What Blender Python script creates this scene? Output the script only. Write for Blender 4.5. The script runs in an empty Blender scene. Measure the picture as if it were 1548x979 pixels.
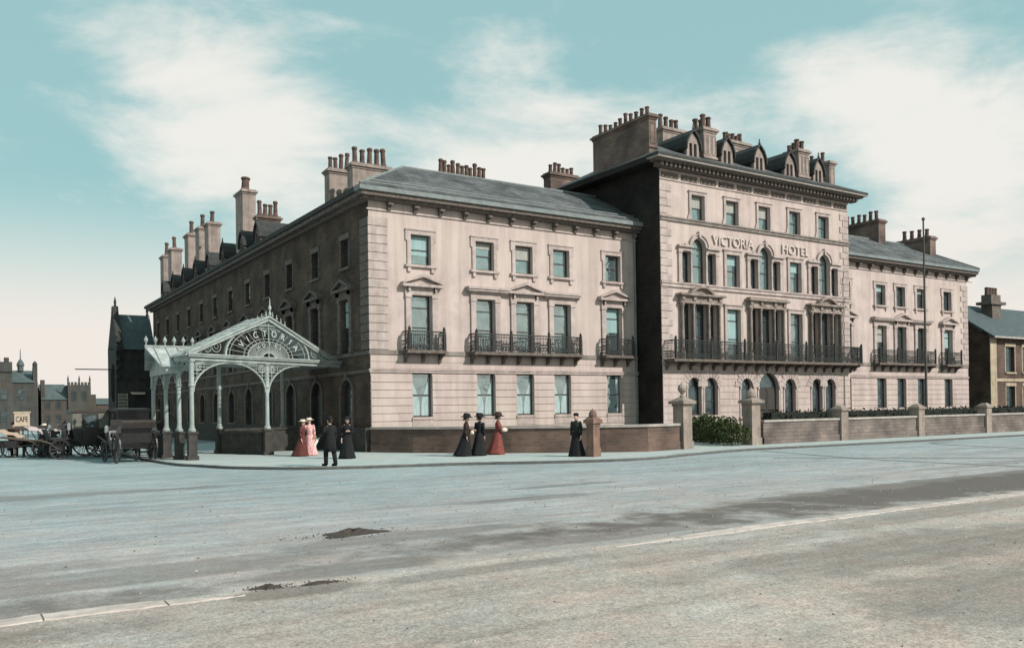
import bpy, bmesh, math, random
from mathutils import Vector, Matrix
random.seed(7)
PI=math.pi
scene=bpy.context.scene
C=scene.collection

# ------------------------------------------------------------------ materials
MATS={}
def mat(name,c1,c2=None,scale=1.5,rough=0.85,bump=0.0,bscale=20.0,stretch=(1,1,1),c3=None,spec=0.3,metal=0.0,streak=0.0,contrast=(0.35,0.65)):
    m=bpy.data.materials.new(name); m.use_nodes=True
    nt=m.node_tree; N=nt.nodes; L=nt.links
    b=N['Principled BSDF']; b.inputs['Roughness'].default_value=rough
    b.inputs['Specular IOR Level'].default_value=spec; b.inputs['Metallic'].default_value=metal
    g=N.new('ShaderNodeNewGeometry')
    mp=N.new('ShaderNodeMapping'); mp.inputs['Scale'].default_value=stretch
    L.new(g.outputs['Position'],mp.inputs['Vector'])
    col=None
    if c2 is None: c2=tuple(x*0.75 for x in c1)
    n=N.new('ShaderNodeTexNoise'); n.inputs['Scale'].default_value=scale; n.inputs['Detail'].default_value=8; n.inputs['Roughness'].default_value=0.62
    L.new(mp.outputs[0],n.inputs['Vector'])
    r=N.new('ShaderNodeValToRGB'); e=r.color_ramp.elements
    e[0].position=contrast[0]; e[0].color=(*c2,1); e[1].position=contrast[1]; e[1].color=(*c1,1)
    L.new(n.outputs['Fac'],r.inputs['Fac']); col=r.outputs['Color']
    if c3 is not None:
        n2=N.new('ShaderNodeTexNoise'); n2.inputs['Scale'].default_value=scale*0.23; n2.inputs['Detail'].default_value=5
        L.new(g.outputs['Position'],n2.inputs['Vector'])
        r2=N.new('ShaderNodeValToRGB'); r2.color_ramp.elements[0].position=0.45; r2.color_ramp.elements[1].position=0.68
        L.new(n2.outputs['Fac'],r2.inputs['Fac'])
        mx=N.new('ShaderNodeMixRGB'); mx.inputs['Color2'].default_value=(*c3,1)
        L.new(r2.outputs['Color'],mx.inputs['Fac']); L.new(col,mx.inputs['Color1']); col=mx.outputs['Color']
    if streak>0:   # rain streaks: vertical soot marks on masonry
        mp2=N.new('ShaderNodeMapping'); mp2.inputs['Scale'].default_value=(2.2,2.2,0.16)
        L.new(g.outputs['Position'],mp2.inputs['Vector'])
        n3=N.new('ShaderNodeTexNoise'); n3.inputs['Scale'].default_value=1.0; n3.inputs['Detail'].default_value=6; n3.inputs['Roughness'].default_value=0.7
        L.new(mp2.outputs[0],n3.inputs['Vector'])
        r3=N.new('ShaderNodeValToRGB'); r3.color_ramp.elements[0].position=0.34; r3.color_ramp.elements[1].position=0.6
        k=1-streak; r3.color_ramp.elements[0].color=(k,k*0.98,k*0.96,1); r3.color_ramp.elements[1].color=(1,1,1,1)
        L.new(n3.outputs['Fac'],r3.inputs['Fac'])
        mx=N.new('ShaderNodeMixRGB'); mx.blend_type='MULTIPLY'; mx.inputs['Fac'].default_value=1
        L.new(col,mx.inputs['Color1']); L.new(r3.outputs['Color'],mx.inputs['Color2']); col=mx.outputs['Color']
    L.new(col,b.inputs['Base Color'])
    if bump>0:
        nb=N.new('ShaderNodeTexNoise'); nb.inputs['Scale'].default_value=bscale; nb.inputs['Detail'].default_value=6
        L.new(g.outputs['Position'],nb.inputs['Vector'])
        bp=N.new('ShaderNodeBump'); bp.inputs['Strength'].default_value=bump; bp.inputs['Distance'].default_value=0.05
        L.new(nb.outputs['Fac'],bp.inputs['Height']); L.new(bp.outputs['Normal'],b.inputs['Normal'])
    MATS[name]=m; return m

def brick(name,c1,c2,mortar,axis='XZ',sx=1.0,streak=True,bw=0.5,rh=0.25,ms=0.02,c3=None):
    """brick texture in world metres; axis picks the wall plane"""
    m=bpy.data.materials.new(name); m.use_nodes=True
    nt=m.node_tree; N=nt.nodes; L=nt.links; b=N['Principled BSDF']; b.inputs['Roughness'].default_value=0.9
    b.inputs['Specular IOR Level'].default_value=0.2
    g=N.new('ShaderNodeNewGeometry'); s=N.new('ShaderNodeSeparateXYZ'); c=N.new('ShaderNodeCombineXYZ')
    L.new(g.outputs['Position'],s.inputs[0])
    if axis=='DIAG':
        a=N.new('ShaderNodeMath'); a.operation='SUBTRACT'; L.new(s.outputs['X'],a.inputs[0]); L.new(s.outputs['Y'],a.inputs[1]); L.new(a.outputs[0],c.inputs['X'])
    else: L.new(s.outputs[axis[0]],c.inputs['X'])
    L.new(s.outputs['Z'],c.inputs['Y'])
    t=N.new('ShaderNodeTexBrick'); t.inputs['Scale'].default_value=1.0
    t.inputs['Brick Width'].default_value=bw; t.inputs['Row Height'].default_value=rh; t.inputs['Mortar Size'].default_value=ms
    t.inputs['Color1'].default_value=(*c1,1); t.inputs['Color2'].default_value=(*c2,1); t.inputs['Mortar'].default_value=(*mortar,1); t.inputs['Bias'].default_value=-0.1
    L.new(c.outputs[0],t.inputs['Vector'])
    n=N.new('ShaderNodeTexNoise'); n.inputs['Scale'].default_value=0.7; n.inputs['Detail'].default_value=8; L.new(g.outputs['Position'],n.inputs['Vector'])
    r=N.new('ShaderNodeValToRGB'); r.color_ramp.elements[0].position=0.3; r.color_ramp.elements[1].position=0.7
    r.color_ramp.elements[0].color=(0.5,0.5,0.5,1); r.color_ramp.elements[1].color=(1.35,1.3,1.25,1)
    L.new(n.outputs['Fac'],r.inputs['Fac'])
    mx=N.new('ShaderNodeMixRGB'); mx.blend_type='MULTIPLY'; mx.inputs['Fac'].default_value=1
    L.new(t.outputs['Color'],mx.inputs['Color1']); L.new(r.outputs['Color'],mx.inputs['Color2'])
    L.new(mx.outputs['Color'],b.inputs['Base Color'])
    bp=N.new('ShaderNodeBump'); bp.inputs['Strength'].default_value=0.35; bp.inputs['Distance'].default_value=0.02; bp.invert=True
    L.new(t.outputs['Fac'],bp.inputs['Height']); L.new(bp.outputs['Normal'],b.inputs['Normal'])
    MATS[name]=m; return m

def glass(name,gl,tint,dark,rough=0.06):
    m=bpy.data.materials.new(name); m.use_nodes=True
    nt=m.node_tree; N=nt.nodes; L=nt.links; b=N['Principled BSDF']
    b.inputs['Base Color'].default_value=(*dark,1); b.inputs['Roughness'].default_value=0.5
    g=N.new('ShaderNodeBsdfGlossy'); g.inputs['Color'].default_value=(*tint,1); g.inputs['Roughness'].default_value=rough
    n=N.new('ShaderNodeTexNoise'); n.inputs['Scale'].default_value=1.3; n.inputs['Detail'].default_value=2
    p=N.new('ShaderNodeNewGeometry'); L.new(p.outputs['Position'],n.inputs['Vector'])
    bp=N.new('ShaderNodeBump'); bp.inputs['Strength'].default_value=0.25; bp.inputs['Distance'].default_value=0.15
    L.new(n.outputs['Fac'],bp.inputs['Height']); L.new(bp.outputs['Normal'],g.inputs['Normal'])
    mx=N.new('ShaderNodeMixShader')
    n2=N.new('ShaderNodeTexNoise'); n2.inputs['Scale'].default_value=2.0; n2.inputs['Detail'].default_value=4; L.new(p.outputs['Position'],n2.inputs['Vector'])
    mr=N.new('ShaderNodeMapRange'); mr.inputs['From Min'].default_value=0.3; mr.inputs['From Max'].default_value=0.7
    mr.inputs['To Min'].default_value=gl*0.7; mr.inputs['To Max'].default_value=gl*1.2
    L.new(n2.outputs['Fac'],mr.inputs['Value']); L.new(mr.outputs[0],mx.inputs['Fac'])
    L.new(b.outputs[0],mx.inputs[1]); L.new(g.outputs[0],mx.inputs[2])
    L.new(mx.outputs[0],N['Material Output'].inputs['Surface'])
    MATS[name]=m; return m

STONE=mat('pink cream stucco',(0.53,0.435,0.41),(0.425,0.345,0.325),scale=1.1,bump=0.16,bscale=14,streak=0.20,c3=(0.50,0.42,0.38))
TRIM=mat('stone dressing',(0.495,0.41,0.385),(0.36,0.30,0.28),scale=2.5,bump=0.15,streak=0.25)
BAND=mat('weathered string course',(0.27,0.235,0.215),(0.18,0.155,0.14),scale=1.6,bump=0.1,streak=0.3)
DKSTONE=mat('dark and shade-toned stone',(0.17,0.14,0.12),(0.08,0.066,0.06),scale=5,bump=0.4,bscale=18)  # dark stone; on flank and cornice its tone also carries the shade
FLANK=brick('shade-toned flank brick',(0.10,0.07,0.052),(0.066,0.052,0.045),(0.07,0.06,0.052),axis='YZ',bw=0.46,rh=0.15,ms=0.016)  # the flank's shade is put into this darker brick tone
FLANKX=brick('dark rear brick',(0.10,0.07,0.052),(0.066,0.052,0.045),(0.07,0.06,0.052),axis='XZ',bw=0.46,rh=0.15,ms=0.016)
SIDEBLACK=brick('shade black brick',(0.030,0.026,0.024),(0.021,0.019,0.018),(0.026,0.023,0.022),axis='YZ',bw=0.46,rh=0.15,ms=0.016)  # near black tone paints in the shade of the tall block's side
SLATE=brick('grey slate',(0.125,0.135,0.14),(0.08,0.088,0.094),(0.045,0.05,0.053),axis='DIAG',bw=0.34,rh=0.13,ms=0.010)
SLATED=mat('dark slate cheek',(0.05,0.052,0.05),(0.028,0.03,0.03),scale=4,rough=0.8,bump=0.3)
mat('canopy letters',(0.46,0.49,0.47),(0.36,0.39,0.375),scale=4)
LEAD=mat('pale lead gutter',(0.21,0.235,0.235),(0.14,0.16,0.16),scale=2,rough=0.7)
GLASS=glass('window glass sky',0.40,(0.72,0.85,0.86),(0.045,0.08,0.082))
GLASSD=glass('window glass dim',0.15,(0.55,0.8,0.84),(0.012,0.022,0.026))  # dimmer copy of the glass; weaker reflection set by colour and gloss
SASH=mat('dark painted sash',(0.06,0.055,0.05),(0.035,0.032,0.03),scale=6,rough=0.5)
SASHL=mat('pale painted sash',(0.42,0.40,0.37),(0.3,0.29,0.27),scale=6,rough=0.5)
CURT=mat('pale blue curtain',(0.40,0.49,0.49),(0.24,0.32,0.325),scale=4,stretch=(5,5,0.6))
IRON=mat('dark cast iron',(0.028,0.032,0.03),(0.016,0.018,0.018),scale=8,rough=0.55)
PAINT=mat('pale green grey paint',(0.37,0.41,0.395),(0.25,0.29,0.275),scale=2.4,rough=0.5,streak=0.25)
GLAZE=mat('whitened canopy glazing',(0.46,0.49,0.48),(0.32,0.35,0.34),scale=2.0,rough=0.5,streak=0.3,stretch=(1,1,1))
GREYSTONE=mat('dark pedestal stone',(0.06,0.055,0.048),(0.032,0.03,0.027),scale=3,bump=0.3,bscale=12)
WALLB=brick('garden wall brick',(0.155,0.10,0.082),(0.105,0.076,0.066),(0.14,0.115,0.10),axis='DIAG',bw=0.42,rh=0.14,ms=0.014)
WALLB2=brick('garden wall stone',(0.20,0.165,0.15),(0.145,0.125,0.118),(0.12,0.105,0.10),axis='XZ',bw=0.6,rh=0.19,ms=0.016)
COPING=mat('pale coping stone',(0.40,0.36,0.33),(0.27,0.24,0.22),scale=3,bump=0.2)
REDPIER=mat('reddish gate pier stone',(0.27,0.165,0.125),(0.17,0.105,0.085),scale=3,bump=0.3,bscale=12,streak=0.3)
PIER=mat('buff gate pier stone',(0.36,0.29,0.245),(0.24,0.2,0.175),scale=2.2,bump=0.3,bscale=10,streak=0.35)
CHIM=brick('chimney brick',(0.20,0.145,0.125),(0.14,0.105,0.095),(0.15,0.125,0.11),axis='DIAG',bw=0.34,rh=0.12,ms=0.012)
CHIML=mat('chimney stucco',(0.36,0.29,0.26),(0.24,0.195,0.175),scale=2,bump=0.2,streak=0.35)
POT=mat('sooty clay pot',(0.15,0.09,0.07),(0.06,0.045,0.04),scale=5,bump=0.2)
HOUSEY=mat('ochre stucco',(0.50,0.41,0.30),(0.36,0.295,0.22),scale=2,streak=0.3)
LETTER=mat('cream raised letters',(0.58,0.50,0.46),(0.5,0.43,0.39),scale=4)
TOWNA=mat('grey town stone',(0.075,0.076,0.070),(0.045,0.048,0.046),scale=0.9,bump=0.2,streak=0.3,c3=(0.08,0.064,0.055))
TOWNB=mat('brown town brick',(0.09,0.070,0.060),(0.058,0.052,0.046),scale=0.9,streak=0.3,c3=(0.062,0.072,0.064))
TOWNR=mat('teal grey town slate',(0.095,0.12,0.12),(0.06,0.08,0.08),scale=1.5,rough=0.7)
GOTH=mat('blackened gothic stone',(0.05,0.048,0.044),(0.03,0.03,0.028),scale=2.0,bump=0.4,streak=0.2)
GOTHR=mat('gothic slate',(0.075,0.10,0.105),(0.05,0.065,0.07),scale=2.5,rough=0.7)
SKIN=mat('skin',(0.55,0.36,0.28),(0.5,0.32,0.25),scale=8,rough=0.6)
BLACK=mat('black cloth',(0.014,0.014,0.016),(0.009,0.009,0.01),scale=10,rough=0.95)
DKBROWN=mat('dark brown cloth',(0.05,0.028,0.022),(0.028,0.017,0.014),scale=9,rough=0.95)
DKGREEN=mat('dark green black cloth',(0.018,0.026,0.022),(0.011,0.015,0.013),scale=9,rough=0.95)
RED=mat('rust red cloth',(0.22,0.062,0.052),(0.14,0.04,0.035),scale=9,rough=0.95)
MAROON=mat('maroon cloth',(0.12,0.036,0.032),(0.07,0.024,0.022),scale=9,rough=0.95)
PINK=mat('pink sprigged cloth',(0.66,0.47,0.45),(0.52,0.22,0.22),scale=16,rough=0.95,contrast=(0.45,0.55))
CREAM=mat('cream cloth',(0.66,0.57,0.47),(0.55,0.47,0.38),scale=9,rough=0.95)
HAIR=mat('brown hair',(0.06,0.035,0.02),(0.03,0.02,0.013),scale=20,rough=0.7)
PAPER=mat('newsprint',(0.66,0.62,0.55),(0.55,0.51,0.45),scale=12)
COACH=mat('dark coach paint',(0.030,0.026,0.026),(0.018,0.016,0.016),scale=4,rough=0.35,spec=0.5)
COACHP=mat('dull olive coach panel',(0.16,0.155,0.13),(0.11,0.105,0.09),scale=4,rough=0.5)
LEATHER=mat('buttoned leather',(0.06,0.045,0.04),(0.035,0.028,0.026),scale=9,rough=0.5)
CANV=mat('buff canvas',(0.46,0.35,0.27),(0.34,0.26,0.2),scale=5,rough=0.95)
CANVP=mat('pinkish white canvas',(0.52,0.43,0.42),(0.38,0.32,0.31),scale=5,rough=0.95)
WOOD=mat('weathered timber',(0.13,0.10,0.075),(0.08,0.06,0.048),scale=4,stretch=(1,1,6))
SIGNW=mat('cream signboard',(0.60,0.49,0.38),(0.5,0.4,0.31),scale=6)
SIGNG=mat('faded grey signboard',(0.30,0.27,0.23),(0.22,0.2,0.17),scale=6)
SIGNK=mat('dark sign paint',(0.05,0.03,0.03),(0.035,0.025,0.025),scale=6)
POLE=mat('pole paint',(0.10,0.09,0.085),(0.07,0.064,0.06),scale=5)
LEAF=mat('leaf green',(0.075,0.09,0.024),(0.018,0.032,0.011),scale=3.5,rough=0.7,c3=(0.045,0.07,0.02))
LEAFD=mat('dark hedge leaf',(0.013,0.018,0.012),(0.006,0.009,0.006),scale=2.5,rough=0.8)
EARTH=mat('garden soil',(0.10,0.085,0.06),(0.06,0.055,0.04),scale=3,bump=0.4)
DUNG=mat('dark road dirt',(0.075,0.058,0.048),(0.04,0.034,0.03),scale=6,bump=0.8,bscale=22)

# ground materials --------------------------------------------------------
def ground_mat(name,stops,axis_noise=1.2,bump=0.25,fine=0.12,patches=()):
    """macadam: patches of differing dust plus fine grit; stops = list of (Y, colour) laid along the world Y of the road crust"""
    m=bpy.data.materials.new(name); m.use_nodes=True
    nt=m.node_tree; N=nt.nodes; L=nt.links; b=N['Principled BSDF']; b.inputs['Roughness'].default_value=0.93; b.inputs['Specular IOR Level'].default_value=0.15
    g=N.new('ShaderNodeNewGeometry'); s=N.new('ShaderNodeSeparateXYZ'); L.new(g.outputs['Position'],s.inputs[0])
    n=N.new('ShaderNodeTexNoise'); n.inputs['Scale'].default_value=0.16; n.inputs['Detail'].default_value=6; L.new(g.outputs['Position'],n.inputs['Vector'])
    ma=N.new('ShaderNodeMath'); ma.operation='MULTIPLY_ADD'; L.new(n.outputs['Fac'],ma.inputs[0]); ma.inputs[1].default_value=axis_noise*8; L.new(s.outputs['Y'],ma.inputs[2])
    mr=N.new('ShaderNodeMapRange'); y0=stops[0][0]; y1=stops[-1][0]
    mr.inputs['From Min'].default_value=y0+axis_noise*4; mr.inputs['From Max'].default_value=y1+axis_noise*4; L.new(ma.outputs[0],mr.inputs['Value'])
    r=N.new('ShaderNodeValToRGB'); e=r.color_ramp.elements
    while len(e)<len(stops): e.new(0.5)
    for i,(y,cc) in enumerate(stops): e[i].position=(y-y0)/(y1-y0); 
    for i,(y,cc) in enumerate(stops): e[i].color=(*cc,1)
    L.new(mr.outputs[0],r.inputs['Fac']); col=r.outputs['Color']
    for sc,lo,hi,st in ((0.55,0.80,1.12,(0.35,1,1)),(2.7,0.86,1.12,(0.6,1,1)),(38.0,1-fine*3.0,1+fine*2.6,(1,1,1)),(9.0,0.86,1.12,(1,1,1)),(1.0,0.84,1.10,(0.07,3.4,1)),(120.0,0.66,1.3,(1,1,1))):
        mp=N.new('ShaderNodeMapping'); mp.inputs['Scale'].default_value=st; L.new(g.outputs['Position'],mp.inputs['Vector'])
        q=N.new('ShaderNodeTexNoise'); q.inputs['Scale'].default_value=sc; q.inputs['Detail'].default_value=7; q.inputs['Roughness'].default_value=0.65; L.new(mp.outputs[0],q.inputs['Vector'])
        rr=N.new('ShaderNodeValToRGB'); rr.color_ramp.elements[0].position=0.32; rr.color_ramp.elements[1].position=0.68
        rr.color_ramp.elements[0].color=(lo,lo,lo,1); rr.color_ramp.elements[1].color=(hi,hi,hi,1)
        L.new(q.outputs['Fac'],rr.inputs['Fac'])
        mx=N.new('ShaderNodeMixRGB'); mx.blend_type='MULTIPLY'; mx.inputs['Fac'].default_value=1.0
        L.new(col,mx.inputs['Color1']); L.new(rr.outputs['Color'],mx.inputs['Color2']); col=mx.outputs['Color']
    mn=N.new('ShaderNodeTexNoise'); mn.inputs['Scale'].default_value=0.8; mn.inputs['Detail'].default_value=6; mn.inputs['Roughness'].default_value=0.7; mm2=N.new('ShaderNodeMapping'); mm2.inputs['Location'].default_value=(31,17,5); L.new(g.outputs['Position'],mm2.inputs['Vector']); L.new(mm2.outputs[0],mn.inputs['Vector'])
    mr2=N.new('ShaderNodeValToRGB'); mr2.color_ramp.elements[0].position=0.38; mr2.color_ramp.elements[1].position=0.62; mr2.color_ramp.elements[0].color=(0.95,1.01,1.03,1); mr2.color_ramp.elements[1].color=(1.07,1.0,0.975,1); L.new(mn.outputs['Fac'],mr2.inputs['Fac'])
    mx=N.new('ShaderNodeMixRGB'); mx.blend_type='MULTIPLY'; mx.inputs['Fac'].default_value=1; L.new(col,mx.inputs['Color1']); L.new(mr2.outputs['Color'],mx.inputs['Color2']); col=mx.outputs['Color']
    if patches:   # dirt and other darker patches on the crust, with frayed edges
        wn=N.new('ShaderNodeTexNoise'); wn.inputs['Scale'].default_value=0.9; wn.inputs['Detail'].default_value=8; wn.inputs['Roughness'].default_value=0.68; L.new(g.outputs['Position'],wn.inputs['Vector'])
        tot=None
        for (cx,cy,rx,ry,st) in patches:
            mp=N.new('ShaderNodeMapping'); mp.inputs['Location'].default_value=(-cx/rx,-cy/ry,0); mp.inputs['Scale'].default_value=(1/rx,1/ry,0); L.new(g.outputs['Position'],mp.inputs['Vector'])
            vl=N.new('ShaderNodeVectorMath'); vl.operation='LENGTH'; L.new(mp.outputs[0],vl.inputs[0])
            ad=N.new('ShaderNodeMath'); ad.operation='MULTIPLY_ADD'; ad.inputs[1].default_value=1.5; ad.inputs[2].default_value=-0.75; L.new(wn.outputs['Fac'],ad.inputs[0])
            a2=N.new('ShaderNodeMath'); a2.operation='ADD'; L.new(vl.outputs['Value'],a2.inputs[0]); L.new(ad.outputs[0],a2.inputs[1])
            q=N.new('ShaderNodeMapRange'); q.interpolation_type='SMOOTHSTEP'; q.inputs['From Min'].default_value=1.15; q.inputs['From Max'].default_value=0.7; q.inputs['To Max'].default_value=st; L.new(a2.outputs[0],q.inputs['Value'])
            if tot is None: tot=q.outputs[0]
            else:
                mm=N.new('ShaderNodeMath'); mm.operation='MAXIMUM'; L.new(tot,mm.inputs[0]); L.new(q.outputs[0],mm.inputs[1]); tot=mm.outputs[0]
        mx=N.new('ShaderNodeMixRGB'); mx.inputs['Color2'].default_value=(0.115,0.10,0.09,1); L.new(tot,mx.inputs['Fac']); L.new(col,mx.inputs['Color1']); col=mx.outputs['Color']
    L.new(col,b.inputs['Base Color'])
    nb=N.new('ShaderNodeTexNoise'); nb.inputs['Scale'].default_value=7; nb.inputs['Detail'].default_value=9; nb.inputs['Roughness'].default_value=0.7; L.new(g.outputs['Position'],nb.inputs['Vector'])
    bp=N.new('ShaderNodeBump'); bp.inputs['Strength'].default_value=bump; bp.inputs['Distance'].default_value=0.06
    L.new(nb.outputs['Fac'],bp.inputs['Height']); L.new(bp.outputs['Normal'],b.inputs['Normal'])
    MATS[name]=m; return m
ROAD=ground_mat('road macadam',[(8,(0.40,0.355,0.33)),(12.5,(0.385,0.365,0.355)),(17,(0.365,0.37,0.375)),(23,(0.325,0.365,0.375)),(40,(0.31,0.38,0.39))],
    patches=[(36,11.8,31,1.75,0.92),(26,12.7,15,1.1,0.7),(-8,10.9,11,0.85,0.75),(0.5,12.2,5,0.8,0.4),(6.4,13.1,2.2,0.6,0.5),(11.5,16.7,2.2,0.42,0.5),(0.5,25.4,6.5,0.9,0.5),(13.8,18.9,2.0,0.3,0.5),(4.6,10.9,1.6,0.5,0.55),(9,11.0,2.4,0.45,0.45),(-2,13.4,5,0.7,0.35),(33,15.6,9,0.5,0.35),(5.5,21,4,0.4,0.22)])
PATH=ground_mat('foreground gravel path',[(-10,(0.42,0.35,0.305)),(6,(0.43,0.37,0.33)),(11,(0.40,0.36,0.33))],axis_noise=0.5,bump=0.35,fine=0.16,
    patches=[(-3.5,9.3,5.5,0.55,0.5),(3.4,9.9,0.9,0.35,0.6),(5.9,9.7,1.6,0.3,0.4),(11.5,7.4,4.2,1.0,0.42),(12,4.6,4.5,1.0,0.4),(20,9.3,11,0.5,0.32),(9.8,5.0,2.4,1.3,0.4),(0.2,7.4,1.6,0.7,0.3)])
GROUND=mat('open ground',(0.27,0.28,0.265),(0.2,0.21,0.2),scale=0.4,bump=0.2)
PAVE=mat('pavement flags',(0.41,0.465,0.455),(0.31,0.36,0.355),scale=1.2,bump=0.15,c3=(0.42,0.43,0.41))
KERB=mat('worn kerb stone',(0.57,0.485,0.445),(0.38,0.325,0.295),scale=3,bump=0.5,bscale=9)
KERBD=mat('dark kerb stone',(0.12,0.12,0.115),(0.08,0.08,0.078),scale=4,bump=0.3)
GUTTER=mat('damp gutter crust',(0.175,0.155,0.135),(0.12,0.108,0.095),scale=1.6,bump=0.5,bscale=10,stretch=(0.4,1,1))
RUT=mat('dark wheel rut',(0.19,0.205,0.2),(0.13,0.14,0.137),scale=3,bump=0.3)

# ------------------------------------------------------------------ mesh builder
SPLIT={'bracket','entablature','ridge_roll','finial','railing_post','shaft','shoes','trousers','lettering','roof_batten','spandrel','side_beam','drain_pipe','low_wall','quoins_','frame','parapet_','chimney_pot','pier','seat','frame_','frieze_panel','coping','wall_body','plinth_','bracket_pole','end_chimney','lunette','ridge_cresting','end_panel'}
class MB:
    def __init__(s,M=None): s.v=[]; s.f=[]; s.M=M
    def add(s,vs,fs):
        o=len(s.v); s.v+= [Vector(p) for p in vs]; s.f+=[[i+o for i in f] for f in fs]
    def box(s,x0,x1,y0,y1,z0,z1):
        s.add([(x0,y0,z0),(x1,y0,z0),(x1,y1,z0),(x0,y1,z0),(x0,y0,z1),(x1,y0,z1),(x1,y1,z1),(x0,y1,z1)],
              [(0,3,2,1),(4,5,6,7),(0,1,5,4),(1,2,6,5),(2,3,7,6),(3,0,4,7)]); return s
    def taper(s,cx,cy,z0,z1,ax,ay,bx,by):
        s.add([(cx-ax,cy-ay,z0),(cx+ax,cy-ay,z0),(cx+ax,cy+ay,z0),(cx-ax,cy+ay,z0),(cx-bx,cy-by,z1),(cx+bx,cy-by,z1),(cx+bx,cy+by,z1),(cx-bx,cy+by,z1)],
              [(0,3,2,1),(4,5,6,7),(0,1,5,4),(1,2,6,5),(2,3,7,6),(3,0,4,7)]); return s
    def poly(s,pts): s.add(pts,[tuple(range(len(pts)))]); return s
    def prism(s,p2,plane,a,b):
        """closed prism of a 2d outline; plane 'XZ' extrudes along Y from a to b, 'YZ' along X, 'XY' along Z"""
        n=len(p2)
        def P(u,v,w): return {'XZ':(u,w,v),'YZ':(w,u,v),'XY':(u,v,w)}[plane]
        vs=[P(u,v,a) for u,v in p2]+[P(u,v,b) for u,v in p2]
        s.add(vs,[tuple(range(n)),tuple(range(2*n-1,n-1,-1))]+[(i,(i+1)%n,(i+1)%n+n,i+n) for i in range(n)]); return s
    def tube(s,p0,p1,r,n=6,r1=None,caps=True):
        p0=Vector(p0);p1=Vector(p1);d=(p1-p0)
        if d.length<1e-6: return s
        z=d.normalized(); x=z.orthogonal().normalized(); y=z.cross(x); r1=r if r1 is None else r1
        vs=[p0+(x*math.cos(2*PI*i/n)+y*math.sin(2*PI*i/n))*r for i in range(n)]+[p1+(x*math.cos(2*PI*i/n)+y*math.sin(2*PI*i/n))*r1 for i in range(n)]
        fs=[(i,(i+1)%n,(i+1)%n+n,i+n) for i in range(n)]
        if caps: fs+=[tuple(range(n-1,-1,-1)),tuple(range(n,2*n))]
        s.add(vs,fs); return s
    def path(s,pts,r,n=6):
        for a,b in zip(pts[:-1],pts[1:]): s.tube(a,b,r,n)
        return s
    def lathe(s,prof,cx=0,cy=0,cz=0,n=12,sx=1,sy=1):
        vs=[];fs=[]
        for r,z in prof:
            for i in range(n):
                a=2*PI*(i+0.5)/n; vs.append((cx+r*sx*math.cos(a),cy+r*sy*math.sin(a),cz+z))
        for k in range(len(prof)-1):
            for i in range(n):
                j=(i+1)%n; fs.append((k*n+i,k*n+j,(k+1)*n+j,(k+1)*n+i))
        fs.append(tuple(range(n-1,-1,-1))); m=(len(prof)-1)*n; fs.append(tuple(range(m,m+n)))
        s.add(vs,fs); return s
    def arc(s,cx,cz,r0,r1,a0,a1,y0,y1,n=14,ez=1.0):
        """solid ring sector in XZ, extruded y0..y1 (angles in radians, ez flattens)"""
        for k in range(n):
            t0=a0+(a1-a0)*k/n; t1=a0+(a1-a0)*(k+1)/n
            q=[(cx+r*math.cos(t),cz+r*ez*math.sin(t)) for r,t in ((r0,t0),(r1,t0),(r1,t1),(r0,t1))]
            s.prism(q,'XZ',y0,y1)
        return s
    def mesh(s,name,material,smooth=False):
        me=bpy.data.meshes.new(name)
        vs=[s.M@p for p in s.v] if s.M is not None else s.v
        me.from_pydata([tuple(p) for p in vs],[],s.f); 
        bm=bmesh.new(); bm.from_mesh(me); bmesh.ops.recalc_face_normals(bm,faces=bm.faces); bm.to_mesh(me); bm.free()
        me.materials.append(material)
        if smooth:
            for p in me.polygons: p.use_smooth=True
        return me
    def clusters(s):
        n=len(s.v); P=list(range(n))
        def fd(a):
            while P[a]!=a: P[a]=P[P[a]]; a=P[a]
            return a
        for f_ in s.f:
            for q in f_[1:]: P[fd(q)]=fd(f_[0])
        comp={}
        for i in range(n): comp.setdefault(fd(i),[]).append(i)
        bx=[]
        for c in comp.values():
            bx.append([min(s.v[i][a] for i in c) for a in range(3)]+[max(s.v[i][a] for i in c) for a in range(3)])
        cs=list(comp.values()); m=len(cs); Q=list(range(m))
        def fq(a):
            while Q[a]!=a: a=Q[a]
            return a
        t=0.004
        for i in range(m):
            for j in range(i):
                if all(bx[i][a]<=bx[j][a+3]+t and bx[j][a]<=bx[i][a+3]+t for a in range(3)): Q[fq(i)]=fq(j)
        out={}
        for i in range(m): out.setdefault(fq(i),[]).extend(cs[i])
        return list(out.values())
    def build(s,name,material,parent=None,loc=None,rot=0,smooth=False,label=None):
        if name in SPLIT:
            cl=s.clusters()
            if len(cl)>1:
                for c in cl:
                    st=sorted(c); ix={v:k for k,v in enumerate(st)}; b=MB(s.M); b.v=[s.v[i] for i in st]; b.f=[[ix[i] for i in f_] for f_ in s.f if f_[0] in ix]
                    o=link(name,b.mesh(name,material,smooth),parent,loc,rot,label)
                return o
        return link(name,s.mesh(name,material,smooth),parent,loc,rot,label)

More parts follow.
